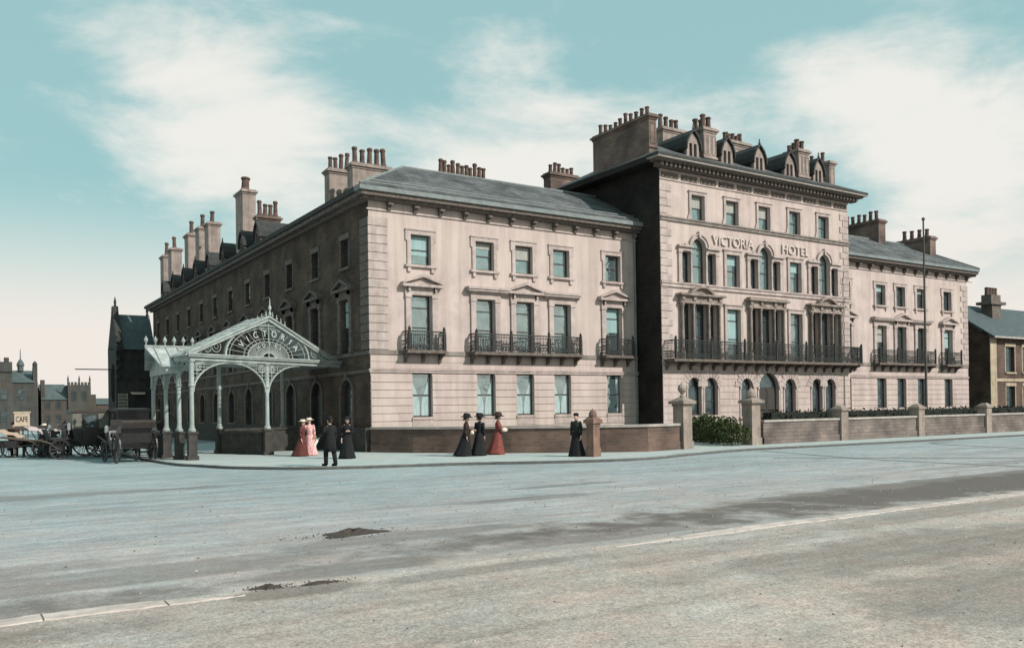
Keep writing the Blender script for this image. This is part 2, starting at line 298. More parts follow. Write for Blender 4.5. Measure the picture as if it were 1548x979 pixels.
def link(name,me,parent=None,loc=None,rot=0,label=None):
    """loc is in world metres when the parent is an unrotated root, else local"""
    o=bpy.data.objects.new(name,me); C.objects.link(o)
    if parent is not None: o.parent=parent
    o.location=loc if loc is not None else (0,0,0); o.rotation_euler=(0,0,rot)
    if label: o['label']=label
    return o
def thing(name,label,cat,loc=(0,0,0),rot=0,group=None):
    o=bpy.data.objects.new(name,None); o.empty_display_size=0.5; C.objects.link(o); o.location=loc; o.rotation_euler=(0,0,rot)
    o['label']=label; o['category']=cat
    if group: o['group']=group
    return o
def tag(o,label,cat,group=None):
    o['label']=label; o['category']=cat
    if group: o['group']=group
    return o
def struct(o): o['kind']='structure'; return o
def text_mesh(s,size,ext,material,name):
    cu=bpy.data.curves.new(name,'FONT'); cu.body=s; cu.size=size; cu.extrude=ext; cu.align_x='CENTER'; cu.align_y='CENTER'; cu.bevel_depth=0
    ob=bpy.data.objects.new(name,cu); C.objects.link(ob); bpy.context.view_layer.update()
    me=bpy.data.meshes.new_from_object(ob.evaluated_get(bpy.context.evaluated_depsgraph_get()))
    bpy.data.objects.remove(ob); me.materials.clear(); me.materials.append(material); me.name=name
    return me

# ------------------------------------------------------------------ camera, light, sky
F,W_,H_=1305.245,1548.0,979.0
yaw,pit,roll=0.5761063,0.00569406,-0.01484503
f=Vector((math.sin(yaw)*math.cos(pit),math.cos(yaw)*math.cos(pit),math.sin(pit)))
r=Vector((math.cos(yaw),-math.sin(yaw),0)); u=r.cross(f)
r2=r*math.cos(roll)+u*math.sin(roll); u2=-r*math.sin(roll)+u*math.cos(roll)
cam=bpy.data.cameras.new('camera'); co=bpy.data.objects.new('camera',cam); C.objects.link(co)
co.matrix_world=Matrix(((r2.x,u2.x,-f.x,0),(r2.y,u2.y,-f.y,0),(r2.z,u2.z,-f.z,2.0),(0,0,0,1)))
cam.sensor_width=36; cam.lens=F/W_*36; cam.shift_y=(609.91-H_/2)/W_; cam.clip_end=6000; cam.clip_start=0.1
scene.camera=co
ELEV=math.radians(35); AZ=Vector((0.52,-1,0)).normalized()
sd=Vector((AZ.x*math.cos(ELEV),AZ.y*math.cos(ELEV),math.sin(ELEV)))
sl=bpy.data.lights.new('sun','SUN'); sl.energy=4.3; sl.angle=math.radians(0.6); sl.color=(1,0.945,0.88)
so=bpy.data.objects.new('sun',sl); C.objects.link(so); so.rotation_euler=(-sd).to_track_quat('-Z','Y').to_euler(); so.location=(0,-20,60)
w=bpy.data.worlds.new('World'); scene.world=w; w.use_nodes=True
nt=w.node_tree; N=nt.nodes; L=nt.links; N.clear()
sky=N.new('ShaderNodeTexSky'); sky.sky_type='NISHITA'; sky.sun_disc=False; sky.sun_elevation=ELEV; sky.sun_rotation=math.atan2(AZ.x,AZ.y); sky.air_density=1.0; sky.dust_density=1.5
tc=N.new('ShaderNodeTexCoord'); sep=N.new('ShaderNodeSeparateXYZ'); L.new(tc.outputs['Generated'],sep.inputs[0])
tint=N.new('ShaderNodeMixRGB'); tint.blend_type='MULTIPLY'; tint.inputs['Fac'].default_value=1; tint.inputs['Color2'].default_value=(0.95,1.12,0.74,1)
L.new(sky.outputs[0],tint.inputs['Color1'])
# thin teal veil evens the blue, as the colourist's sky does
veil=N.new('ShaderNodeMixRGB'); veil.inputs['Fac'].default_value=0.80; veil.inputs['Color2'].default_value=(3.3,5.6,5.85,1); L.new(tint.outputs[0],veil.inputs['Color1'])
mp=N.new('ShaderNodeMapping'); mp.inputs['Scale'].default_value=(1,1,2.6); mp.inputs['Location'].default_value=(0.35,0.1,0.0); L.new(tc.outputs['Generated'],mp.inputs['Vector'])
cn=N.new('ShaderNodeTexNoise'); cn.inputs['Scale'].default_value=3.6; cn.inputs['Detail'].default_value=9; cn.inputs['Roughness'].default_value=0.62; cn.inputs['Distortion'].default_value=0.25; L.new(mp.outputs[0],cn.inputs['Vector'])
def math_(op,a,b_=None,c_=None,clamp=False):
    m=N.new('ShaderNodeMath'); m.operation=op; m.use_clamp=clamp
    for i,x in enumerate((a,b_,c_)):
        if x is None: continue
        if isinstance(x,(int,float)): m.inputs[i].default_value=x
        else: L.new(x,m.inputs[i])
    return m.outputs[0]
# cloud banks: each a soft patch about a compass direction in the sky
def lobe(dx,dy,dz,sharp,amp):
    d=Vector((dx,dy,dz)).normalized(); v=N.new('ShaderNodeVectorMath'); v.operation='DOT_PRODUCT'; L.new(tc.outputs['Generated'],v.inputs[0]); v.inputs[1].default_value=d
    return math_('MULTIPLY',math_('POWER',math_('MAXIMUM',v.outputs['Value'],0.0),sharp),amp)
def dirpx(px,py):
    c=Vector(((px-774)/F,(py-609.91)/F,1)); return r2*c.x-u2*c.y+f*c.z
CLOUDS=[(190,185,110,0.26),(330,190,110,0.32),(470,190,140,0.22),(760,160,220,0.20),(660,240,200,0.22),(860,230,160,0.16),(1430,225,90,0.26),(1340,110,200,0.16),(1180,110,300,0.08),(1010,150,220,0.14),(1500,330,90,0.2),(60,300,150,-0.12),(250,320,200,-0.16),(430,280,260,-0.08),(600,60,120,-0.12),(150,60,60,-0.16),(900,30,60,-0.12),(520,30,60,-0.12),(1250,290,400,-0.22),(1230,30,100,-0.14),(1548,60,160,-0.10),(1000,60,160,-0.08)]
acc=math_('MULTIPLY_ADD',cn.outputs['Fac'],1.15,-0.15)
for px,py,sh,am in CLOUDS:
    d=dirpx(px,py); acc=math_('ADD',acc,lobe(d.x,d.y,d.z,sh,am))
mr=N.new('ShaderNodeMapRange'); mr.interpolation_type='SMOOTHSTEP'; mr.inputs['From Min'].default_value=0.37; mr.inputs['From Max'].default_value=0.72; L.new(acc,mr.inputs['Value'])
hz=N.new('ShaderNodeMapRange'); hz.interpolation_type='SMOOTHSTEP'; hz.inputs['From Min'].default_value=0.25; hz.inputs['From Max'].default_value=0.07; hz.inputs['To Min'].default_value=0; hz.inputs['To Max'].default_value=0.93; L.new(sep.outputs['Z'],hz.inputs['Value'])
mask=math_('MAXIMUM',math_('MULTIPLY',mr.outputs[0],0.9),hz.outputs[0])
cr=N.new('ShaderNodeMixRGB'); cr.inputs['Color1'].default_value=(8.3,8.0,7.5,1); cr.inputs['Color2'].default_value=(8.3,7.5,6.9,1); L.new(hz.outputs[0],cr.inputs['Fac'])
mix=N.new('ShaderNodeMixRGB'); L.new(mask,mix.inputs['Fac']); L.new(veil.outputs[0],mix.inputs['Color1']); L.new(cr.outputs[0],mix.inputs['Color2'])
bg=N.new('ShaderNodeBackground'); bg.inputs['Strength'].default_value=0.1; L.new(mix.outputs[0],bg.inputs['Color'])
wo=N.new('ShaderNodeOutputWorld'); L.new(bg.outputs[0],wo.inputs['Surface'])
vs=scene.view_settings; vs.view_transform='Standard'; vs.look='None'; vs.gamma=1; vs.exposure=0.15; vs.use_curve_mapping=False
scene.render.engine='CYCLES'

# ------------------------------------------------------------------ ground
g=MB(); g.poly([(-2500,-2500,-0.13),(2500,-2500,-0.13),(2500,2500,-0.13),(-2500,2500,-0.13)]); struct(g.build('ground',GROUND))
def sheet(name,pts,z,m,sub=None):
    b=MB(); b.poly([(x,y,z) for x,y in pts]); return struct(b.build(name,m))
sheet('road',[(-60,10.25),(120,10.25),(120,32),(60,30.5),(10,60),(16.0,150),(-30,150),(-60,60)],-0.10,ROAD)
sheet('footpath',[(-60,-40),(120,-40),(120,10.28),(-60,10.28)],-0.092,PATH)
# kerb strip of worn stones, buried under dirt in the middle
def ragged(x0,x1,ya,yb,z,m,name,amp,step=0.35,seed=1):
    rnd=random.Random(seed); up=[];lo=[]; n=int((x1-x0)/step); wob=0;wob2=0
    for i in range(n+1):
        x=x0+(x1-x0)*i/n; wob=wob*0.8+rnd.uniform(-1,1)*amp*0.5; wob2=wob2*0.8+rnd.uniform(-1,1)*amp*0.5
        e=min(1,i/4,(n-i)/4) if i not in (0,) else 0
        c=(ya+yb)/2
        up.append((x,c+(yb-c)*max(0.05,e)+wob)); lo.append((x,c+(ya-c)*max(0.05,e)+wob2))
    b=MB()
    for i in range(n):
        b.poly([(*lo[i],z),(*lo[i+1],z),(*up[i+1],z),(*up[i],z)])
    return struct(b.build(name,m))
rnd=random.Random(3)
kb=MB()
def stones(x0,x1,ramp0,ramp1):
    x=x0; st=0.12; ph=0; e0=[0,0]
    joint=x+1.3
    while x<x1:
        q=[]
        for xx in (x,x+st):
            a=min(1,max(0.12,(xx-x0)/ramp0)) if ramp0 else 1; c=min(1,max(0.12,(x1-xx)/ramp1)) if ramp1 else 1; m=min(a,c)
            rs=random.Random(int(xx/st+0.5)); lo=9.97+rs.uniform(-.018,.018)+0.03*math.sin(xx*1.7); hi=lo+0.34*m+rs.uniform(-.025,.018); q.append((xx,lo,hi))
        (xa,la,ha),(xb,lb,hb)=q
        if x>joint: joint=x+random.Random(int(x*10)).uniform(0.9,1.7); xa+=0.02
        z=-0.078
        kb.add([(xa,la,-0.12),(xb,lb,-0.12),(xb,hb,-0.12),(xa,ha,-0.12),(xa,la+.015,z),(xb,lb+.015,z),(xb,hb-.015,z),(xa,ha-.015,z)],[(4,5,6,7),(0,1,5,4),(2,3,7,6),(3,0,4,7),(1,2,6,5)])
        x+=st
stones(-14,2.75,0,0.9); stones(8.3,60,2.2,0)
struct(kb.build('kerb',KERB))
def strip(pts,wd,z,m,name):
    b=MB(); V=[Vector((x,y,0)) for x,y in pts]; n=len(V); Lf=[];Rt=[]
    for i in range(n):
        d=(V[min(i+1,n-1)]-V[max(i-1,0)]).normalized(); p=Vector((-d.y,d.x,0))*wd/2
        Lf.append(V[i]+p); Rt.append(V[i]-p)
    for i in range(n-1): b.poly([(Rt[i].x,Rt[i].y,z),(Rt[i+1].x,Rt[i+1].y,z),(Lf[i+1].x,Lf[i+1].y,z),(Lf[i].x,Lf[i].y,z)])
    return struct(b.build(name,m))
def spline(pts,k=6):
    out=[]
    P=[Vector((x,y)) for x,y in pts]
    for i in range(len(P)-1):
        a=P[max(i-1,0)];b_=P[i];c=P[i+1];d=P[min(i+2,len(P)-1)]
        for j in range(k):
            t=j/k; q=0.5*((2*b_)+(c-a)*t+(2*a-5*b_+4*c-d)*t*t+(3*b_-a-3*c+d)*t**3); out.append((q.x,q.y))
    out.append(tuple(P[-1])); return out
strip(spline([(31.1,26.9),(30.3,24.5),(28.9,19.4),(28.8,14.4),(29.6,12.4)]),0.22,-0.093,RUT,'wheel_rut')
strip(spline([(45,26.0),(41.9,25.2),(40.1,20.2),(41,15.0)]),0.25,-0.093,RUT,'wheel_rut')
strip(spline([(27.2,23.0),(29.9,20.1),(33.1,16.6),(36,13.5)]),0.3,-0.093,RUT,'wheel_rut')
# hotel pavement with kerb
PE=spline([(7.0,60),(7.2,45),(7.5,37.2),(8.06,34.9),(9.0,32.3),(11.4,29.75),(16.1,28.2),(19.5,26.4),(23.0,25.6),(26.6,26.6),(31.2,27.4),(40,27.0),(60,26.6),(95,26.4)])
pv=MB(); top=[(x,y,0.0) for x,y in PE]
pv.poly(top+[(95,60,0),(7.0,60,0)]); struct(pv.build('pavement',PAVE))
kb2=MB(); n=len(PE)
inn=[]
for i in range(n):
    d=(Vector(PE[min(i+1,n-1)])-Vector(PE[max(i-1,0)])).normalized(); inn.append((PE[i][0]-d.y*-0.0,PE[i][1]))
for i in range(n-1):
    a=PE[i];b_=PE[i+1]; kb2.poly([(a[0],a[1],-0.12),(b_[0],b_[1],-0.12),(b_[0],b_[1],0.003),(a[0],a[1],0.003)])
struct(kb2.build('kerb',KERBD))
kb3=MB(); acc_=0; rs=random.Random(9)
for i in range(n-1):
    a=Vector(PE[i]);b_=Vector(PE[i+1]); d=b_-a; ln=d.length
    if a.x>62: break
    d.normalize(); nm=Vector((-d.y,d.x)); m_=max(1,int(ln/0.95))
    for k in range(m_):
        p=a+d*(ln*k/m_+0.012); q=a+d*(ln*(k+1)/m_-0.012); w_=0.27+rs.uniform(-.02,.02); z=0.006+rs.uniform(0,.008)
        c=[p,q,q+nm*w_,p+nm*w_]; kb3.add([(v.x,v.y,-0.004) for v in c]+[(v.x,v.y,z) for v in c],[(4,5,6,7),(0,1,5,4),(1,2,6,5),(2,3,7,6),(3,0,4,7)])
struct(kb3.build('kerb',mat('grey kerb stones',(0.36,0.37,0.36),(0.22,0.23,0.225),scale=1.7,bump=0.3)))
# garden soil behind the walls, drive through the gate
sheet('garden_ground',[(17.4,38.6),(19.9,34.8),(23.1,31.5),(28.4,29.8),(29.6,30.6),(33.0,36.5),(34,38.6)],0.006,EARTH)
sheet('garden_ground',[(34.6,30.0),(95,30.0),(95,38.5),(36.5,36.5)],0.006,EARTH)

# ------------------------------------------------------------------ HOTEL
HOTEL=thing('hotel_building','large pinkish stucco hotel with taller central block, slate roofs, tall chimneys and iron balconies','hotel',(34.0,42.0,0.0))
HO=Vector((-34.0,-42.0,0.0))
def hp(mb,name,m,label=None,smooth=False): return mb.build(name,m,HOTEL,HO,0,smooth,label)
X0,YF,YC=17.05,38.8,36.66
XC0,XC1,XR=34.1,51.2,69.65
YEND=92.0
class Fr:
    """façade frame: local (u along the wall, d into the building, z up)"""
    def __init__(s,kind,val): s.k=kind; s.v=val
    def M(s):
        if s.k=='front': return Matrix.Translation((0,s.v,0))
        if s.k=='left': return Matrix.Translation((s.v,0,0))@Matrix.Rotation(-PI/2,4,'Z')
        if s.k=='right': return Matrix.Translation((s.v,0,0))@Matrix.Rotation(PI/2,4,'Z')
    def loc(s,u,z):
        p=s.M()@Vector((u,0,z)); return p
    def rot(s): return {'front':0,'left':-PI/2,'right':PI/2}[s.k]
def wall(name,fr,u0,u1,z0,z1,holes,m,rev=0.24,label=None):
    b=MB(fr.M()); us=sorted({u0,u1}|{h['u0'] for h in holes}|{h['u1'] for h in holes}); zs=sorted({z0,z1}|{h['z0'] for h in holes}|{h['z1'] for h in holes})
    for i in range(len(us)-1):
        for j in range(len(zs)-1):
            uc=(us[i]+us[i+1])/2; zc=(zs[j]+zs[j+1])/2
            if any(h['u0']<uc<h['u1'] and h['z0']<zc<h['z1'] for h in holes): continue
            b.poly([(us[i],0,zs[j]),(us[i+1],0,zs[j]),(us[i+1],0,zs[j+1]),(us[i],0,zs[j+1])])
    for h in holes:
        a,c,p,q=h['u0'],h['u1'],h['z0'],h['z1']
        if h.get('arch'):
            R=(c-a)/2; zs_=q-R; cx=(a+c)/2; n=12
            pts=[(cx-R*math.cos(PI*k/n),zs_+R*math.sin(PI*k/n)) for k in range(n+1)]
            for k in range(n):
                (xa,za),(xb,zb)=pts[k],pts[k+1]; cor=(a,q) if k<n/2 else (c,q)
                b.poly([(cor[0],0,cor[1]),(xa,0,za),(xb,0,zb)])
                b.poly([(xa,0,za),(xa,rev,za),(xb,rev,zb),(xb,0,zb)])
            top=zs_
        else:
            top=q; b.poly([(a,0,q),(c,0,q),(c,rev,q),(a,rev,q)])
        b.poly([(a,0,p),(a,0,top),(a,rev,top),(a,rev,p)]); b.poly([(c,0,p),(c,0,top),(c,rev,top),(c,rev,p)])
        b.poly([(a,0,p),(c,0,p),(c,rev,p),(a,rev,p)])
    return hp(b,name,m,label)
def courses(fr,u0,u1,z0,z1,holes,m,h=0.385,gap=0.045,proud=0.03,margin=0.0,vj=None,name='rustication'):
    b=MB(fr.M()); z=z0; k=0
    while z+h-gap<=z1+1e-6:
        a,c=z,z+h-gap
        cuts=[(hh['u0']-margin,hh['u1']+margin) for hh in holes if hh['z0']-margin<c-0.02 and hh['z1']+margin>a+0.02]
        segs=[(u0,u1)]
        for (p,q) in cuts:
            ns=[]
            for (s_,e_) in segs:
                if q<=s_ or p>=e_: ns.append((s_,e_)); continue
                if p>s_: ns.append((s_,p))
                if q<e_: ns.append((q,e_))
            segs=ns
        for (s_,e_) in segs:
            if vj:
                x=math.floor(s_/vj)*vj+(vj/2 if k%2 else 0)
                xs=[s_]+[x+vj*i for i in range(0,int((e_-s_)/vj)+3) if s_+0.15<x+vj*i<e_-0.15]+[e_]
                for p,q in zip(xs[:-1],xs[1:]): b.box(p+0.008,q-0.008,-proud,-0.002,a,c)
            else: b.box(s_+0.003,e_-0.003,-proud,-0.002,a,c)
        z+=h; k+=1
    return hp(b,name,m)

# --- window prototypes (local frame: origin bottom centre of opening on the wall plane)
WM={}
BR=random.Random(12)
BLINDA=mat('pale blue roller blind',(0.30,0.42,0.42),(0.22,0.33,0.33),scale=2,stretch=(3,3,0.4))
BLINDB=mat('cream roller blind',(0.36,0.36,0.33),(0.27,0.28,0.26),scale=2,stretch=(3,3,0.4))
def sash(W,H,d=0.2,bars=1,arch=False,t=0.055,m=SASH,cols=1):
    b=MB()
    def arc_in(off): 
        R=W/2-off; zs_=H-W/2; return [(R*math.cos(PI*k/12),zs_+R*math.sin(PI*k/12)) for k in range(13)]
    top=H-W/2 if arch else H
    b.box(-W/2,-W/2+t,d,d+0.06,0,top); b.box(W/2-t,W/2,d,d+0.06,0,top); b.box(-W/2+t,W/2-t,d,d+0.06,0,t*1.3)
    if arch: b.arc(0,H-W/2,W/2-t,W/2,0,PI,d,d+0.06,10)
    else: b.box(-W/2+t,W/2-t,d,d+0.06,H-t,H)
    zz=[H*0.5] if bars==1 else [H*0.42,H*0.78]
    if arch: zz=[(H-W/2)*0.5,H-W/2]
    for z in zz: b.box(-W/2+t,W/2-t,d-0.015,d+0.05,z-0.028,z+0.028)
    for c in range(1,cols): 
        x=-W/2+W*c/cols; b.box(x-0.015,x+0.015,d,d+0.04,t,top-t)
    return b
def pane(W,H,d=0.235,arch=False):
    b=MB()
    if arch:
        R=W/2; zs_=H-R; b.poly([(-R,d,0),(R,d,0)]+[(R*math.cos(PI*k/12),d,zs_+R*math.sin(PI*k/12)) for k in range(13)])
    else: b.poly([(-W/2,d,0),(W/2,d,0),(W/2,d,H),(-W/2,d,H)])
    return b
def surround(style,W,H):
    b=MB(); w=W/2
    if style=='attic':
        a=0.2
        b.box(-w-a,-w,-0.07,0.0,-0.02,H); b.box(w,w+a,-0.07,0.0,-0.02,H)
        b.box(-w-a,w+a,-0.07,0.0,H,H+a); b.box(-w-a-0.09,-w-a,-0.07,0.0,H-0.32,H+a); b.box(w+a,w+a+0.09,-0.07,0.0,H-0.32,H+a)
        b.box(-w-a-0.1,w+a+0.1,-0.11,-0.0,H+a,H+a+0.06)
        b.box(-w-a-0.12,w+a+0.12,-0.15,0.2,-0.14,-0.02)
        for s in (-1,1): b.box(s*(w+a*0.5)-0.09,s*(w+a*0.5)+0.09,-0.1,0.0,-0.38,-0.14)
    elif style in('ped','pil'):
        a=0.36
        for s in (-1,1):
            x=s*(w+a/2); b.box(x-a/2+0.03,x+a/2-0.03,-0.10,0,0,H-0.12); b.box(x-a/2,x+a/2,-0.13,0,0,0.3); b.box(x-a/2,x+a/2,-0.14,0,H-0.12,H+0.02)
        b.box(-w-a,w+a,-0.11,0.0,H+0.02,H+0.40)
        if style=='ped':
            e=w+a+0.22
            b.box(-e,e,-0.36,0,H+0.40,H+0.54)
            b.prism([(-e,H+0.54),(-e,H+0.62),(0,H+1.06),(e,H+0.62),(e,H+0.54),(0,H+0.90)],'XZ',-0.36,0.0)
            b.prism([(-e*0.82,H+0.54),(0,H+0.88),(e*0.82,H+0.54)],'XZ',-0.16,0.0)
            for s in (-1,1):
                for k in range(2): b.box(s*(w+a*0.5)-0.06,s*(w+a*0.5)+0.06,-0.24,-0.11,H+0.2,H+0.4)
    elif style=='ground':
        b.box(-w-0.05,w+0.05,-0.10,0.24,-0.13,0.0)
        b.box(-w-0.03,w+0.03,-0.06,0,-0.5,-0.13)
    elif style=='plain':
        a=0.17
        b.box(-w-a,-w,-0.08,0,0,H); b.box(w,w+a,-0.08,0,0,H); b.box(-w-a,w+a,-0.08,0,H,H+a); b.box(-w-a-0.05,w+a+0.05,-0.13,0,H+a,H+a+0.06)
        for s in (-1,1): b.prism([(s*(w+a),0),(s*(w+a+0.16),0),(s*(w+a),0.42)],'XZ',-0.08,0)
    elif style=='single':
        a=0.2
        b.box(-w-a,-w,-0.09,0,0,H); b.box(w,w+a,-0.09,0,0,H); b.box(-w-a,w+a,-0.09,0,H,H+a+0.02); b.box(-w-a-0.06,w+a+0.06,-0.15,0,H+a+0.02,H+a+0.1)
    elif style=='archg':
        b.arc(0,H-w,w,w+0.16,0,PI,-0.06,0.0,12); b.box(-w-0.16,-w,-0.06,0,0,H-w); b.box(w,w+0.16,-0.06,0,0,H-w)
        b.prism([(-0.08,H-0.02),(0.08,H-0.02),(0.13,H+0.4),(-0.13,H+0.4)],'XZ',-0.12,0)
        b.box(-w-0.2,w+0.2,-0.12,0.2,-0.12,0)
    elif style=='flat':
        b.box(-w-0.12,w+0.12,-0.06,0,H,H+0.28); b.box(-w-0.1,w+0.1,-0.12,0.22,-0.14,0); b.box(-w-0.11,-w,-0.025,0,0,H); b.box(w,w+0.11,-0.025,0,0,H)
    return b
def window(fr,u,z,W,H,style,gm=GLASS,arch=False,bars=1,curtain=False,sm=SASH,trim=TRIM,cols=1,label=None,blind=None):
    if blind is None and style!='ground' and BR.random()<0.5: blind=BR.choice((0.22,0.3,0.42,0.5,0.66))
    key=(style,W,H,gm.name,arch,bars,sm.name,trim.name,cols)
    if key not in WM:
        WM[key]=(surround(style,W,H).mesh('window',trim),sash(W,H,arch=arch,bars=bars,m=sm,cols=cols).mesh('sash_frame',sm),pane(W,H,arch=arch).mesh('pane',gm))
    s,sf,pn=WM[key]; p=fr.loc(u,z)+HO
    o=link('window',s,HOTEL,p,fr.rot(),label)
    link('sash_frame',sf,o); link('pane',pn,o)
    if blind and not arch:
        bh=blind; key2=('bl',W,H,bh)
        if key2 not in WM:
            b=MB(); b.box(-W/2+0.06,W/2-0.06,0.215,0.222,H*(1-bh),H-0.06); b.box(-W/2+0.06,W/2-0.06,0.205,0.222,H*(1-bh)-0.03,H*(1-bh)); WM[key2]=b.mesh('roller_blind',random.Random(len(WM)).choice((BLINDA,BLINDB)))
        link('roller_blind',WM[key2],o)
    if curtain:
        ck=('cur',curtain,W,H)
        if ck not in WM:
            b=MB(); w=W/2-0.05; n=10
            # two drapes tied back, hung close behind the glass
            for s_ in (-1,1):
                pts=[]
                for k in range(n+1):
                    t=k/n; zz=H-0.06-t*(H-0.1); x=s_*(w*(1-0.92*math.sin(min(t*1.25,1)*PI/2)**1.6)) if curtain==1 else s_*w*(0.55+0.2*t)
                    pts.append((x,zz))
                if curtain==1: # pale drape spreads from the middle and leaves a dark wedge at one side
                    q=[(s_*w*0.98 if s_>0 else -w*0.3,H-0.06)]
                b.prism(pts+[(s_*w,0.04),(s_*w,H-0.06)],'XZ',0.226,0.231)
            WM[ck]=b.mesh('curtain',CURT)
        link('curtain',WM[ck],o)
    return o
def hole(u,z,W,H,arch=False): return dict(u0=u-W/2,u1=u+W/2,z0=z,z1=z+H,arch=arch)

# --- side wings (mirrored bays share one routine)
def wing(u0,u1,cols,triple,curt,gm,vj):
    fr=Fr('front',YF); hs=[]
    for u in cols: hs+=[hole(u,9.28,1.12,1.5),hole(u,4.98,1.12,2.75),hole(u,1.65,1.12,2.2)]
    wall('wall',fr,u0,u1,-0.1,12.3,hs,STONE)
    low=[h for h in hs if h['z0']<2]
    courses(fr,u0+0.02 if vj is None else u0,u1,0.32,3.84,low,STONE,proud=0.038)
    b=MB(fr.M()); b.box(u0-0.06,u1,-0.07,0,3.86,3.97); b.box(u0-0.1,u1,-0.11,0,3.97,4.03); hp(b,'string_course',TRIM)
    courses(fr,u0+0.02,u1,4.06,4.74,[],STONE,h=0.34,proud=0.02)
    b=MB(fr.M()); b.box(u0-0.06,u1,-0.06,0,4.75,4.96); hp(b,'string_course',BAND)
    for i,u in enumerate(cols):
        tri=i in triple; g2=gm[i%len(gm)]
        window(fr,u,9.28,1.12,1.5,'attic',g2)
        window(fr,u,4.98,1.12,2.75,'pil' if (tri and i!=triple[1]) else 'ped',g2,bars=2)
        window(fr,u,1.65,1.12,2.2,'ground',g2,curtain=curt[i])
    a=cols[triple[0]]; c=cols[triple[2]]; m_=cols[triple[1]]
    b=MB(fr.M())
    for p,q in ((a-1.15,m_-1.16),(m_+1.16,c+1.15)):
        b.box(p,q,-0.34,0,8.13,8.24); b.box(p-0.04,q,-0.40,0,8.24,8.36); b.box(p+0.1,q,-0.2,0,8.03,8.13)
    hp(b,'entablature',TRIM)
def cornice_front(u0,u1,fr,zt,sp,skew0=0.0,br=True):
    b=MB(fr.M()); b.box(u0,u1,-0.72,0,zt-0.24,zt-0.02); hp(b,'gutter',LEAD)
    b=MB(fr.M()); b.box(u0+0.12,u1,-0.60,0,zt-0.44,zt-0.243); b.box(u0+0.30,u1,-0.42,0,zt-0.58,zt-0.44); hp(b,'cornice',DKSTONE)  # cornice coloured dark, painting in shade below the gutter
    b=MB(fr.M()); b.box(u0+0.62,u1,-0.07,0,zt-1.02,zt-0.94); hp(b,'string_course',TRIM)
    b=MB(fr.M()); x=u0+0.72+sp*0.75
    while x<u1-0.3:
        b.box(x-0.10,x+0.10,-0.17,0,zt-0.94,zt-0.58); b.box(x-0.13,x+0.13,-0.34,0,zt-0.74,zt-0.583); x+=sp
    hp(b,'bracket',DKSTONE)
LCOLS=[19.85,23.6,26.08,28.58,32.3]
wing(X0,XC0,LCOLS,(1,2,3),[1,1,1,1,2],[GLASS],None)
RCOLS=[53.75,57.95,60.45,63.1,66.73]
wing(XC1,XR,RCOLS,(1,2,3),[0,0,0,0,0],[GLASSD],None)
frF=Fr('front',YF)
ZT=12.78
cornice_front(X0-0.72,XC0,frF,ZT,1.43)
cornice_front(XC1-0.6,XR+0.72,frF,ZT,1.43)
# quoins
def quoins(fr,u0,u1,z0,z1,alt,name='quoins',h=0.43,m=TRIM,flip=False):
    b=MB(fr.M()); z=z0; k=0
    while z+h<=z1+0.05:
        wd=(u1-u0); 
        if alt and k%2: 
            a,c=(u0,u0+wd*0.62) if not flip else (u1-wd*0.62,u1)
        else: a,c=u0,u1
        b.box(a,c,-0.045,0,z+0.018,z+h-0.018); z+=h; k+=1
    return hp(b,name,m)
quoins(frF,X0-0.045,X0+1.0,4.98,11.74,False)
quoins(frF,XR-0.95,XR+0.045,4.98,11.74,True,flip=True)
# left flank
frL=Fr('left',X0)
ycol=[41.8+4.32*i for i in range(12)]
hs=[]
for y in ycol: hs+=[hole(-y,9.35,1.1,1.45),hole(-y,4.95,1.15,2.75),hole(-y,0.5 if y<62 else 1.3,1.6,3.1 if y<62 else 2.2,arch=True)]
wall('wall',frL,-YEND,-YF,-0.1,12.3,hs,FLANK,rev=0.26,label='brick flank wall with shade put into its dark tone')
for y in ycol:
    window(frL,-y,9.35,1.1,1.45,'flat',GLASSD,trim=DKSTONE)  # flank dressings in the dark stone, shade put into their colour
    window(frL,-y,4.95,1.15,2.75,'ped',GLASSD,bars=2,trim=DKSTONE)
    window(frL,-y,0.5 if y<62 else 1.3,1.6,3.1 if y<62 else 2.2,'archg',GLASSD,arch=True,trim=DKSTONE)
b=MB(frL.M()); b.box(-YEND,-YF,-0.06,0,3.86,4.03); b.box(-YEND,-YF,-0.05,0,4.75,4.93); hp(b,'string_course',DKSTONE)
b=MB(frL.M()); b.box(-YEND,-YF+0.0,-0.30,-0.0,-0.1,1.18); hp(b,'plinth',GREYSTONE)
quoins(frL,-YF-1.0,-YF,4.98,11.74,False,m=DKSTONE)
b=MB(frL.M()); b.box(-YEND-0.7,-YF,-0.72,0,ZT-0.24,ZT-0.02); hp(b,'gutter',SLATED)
b=MB(frL.M()); b.box(-YEND-0.5,-YF,-0.60,0,ZT-0.46,ZT-0.243); b.box(-YEND-0.3,-YF,-0.26,0,ZT-0.62,ZT-0.46); hp(b,'cornice',DKSTONE)
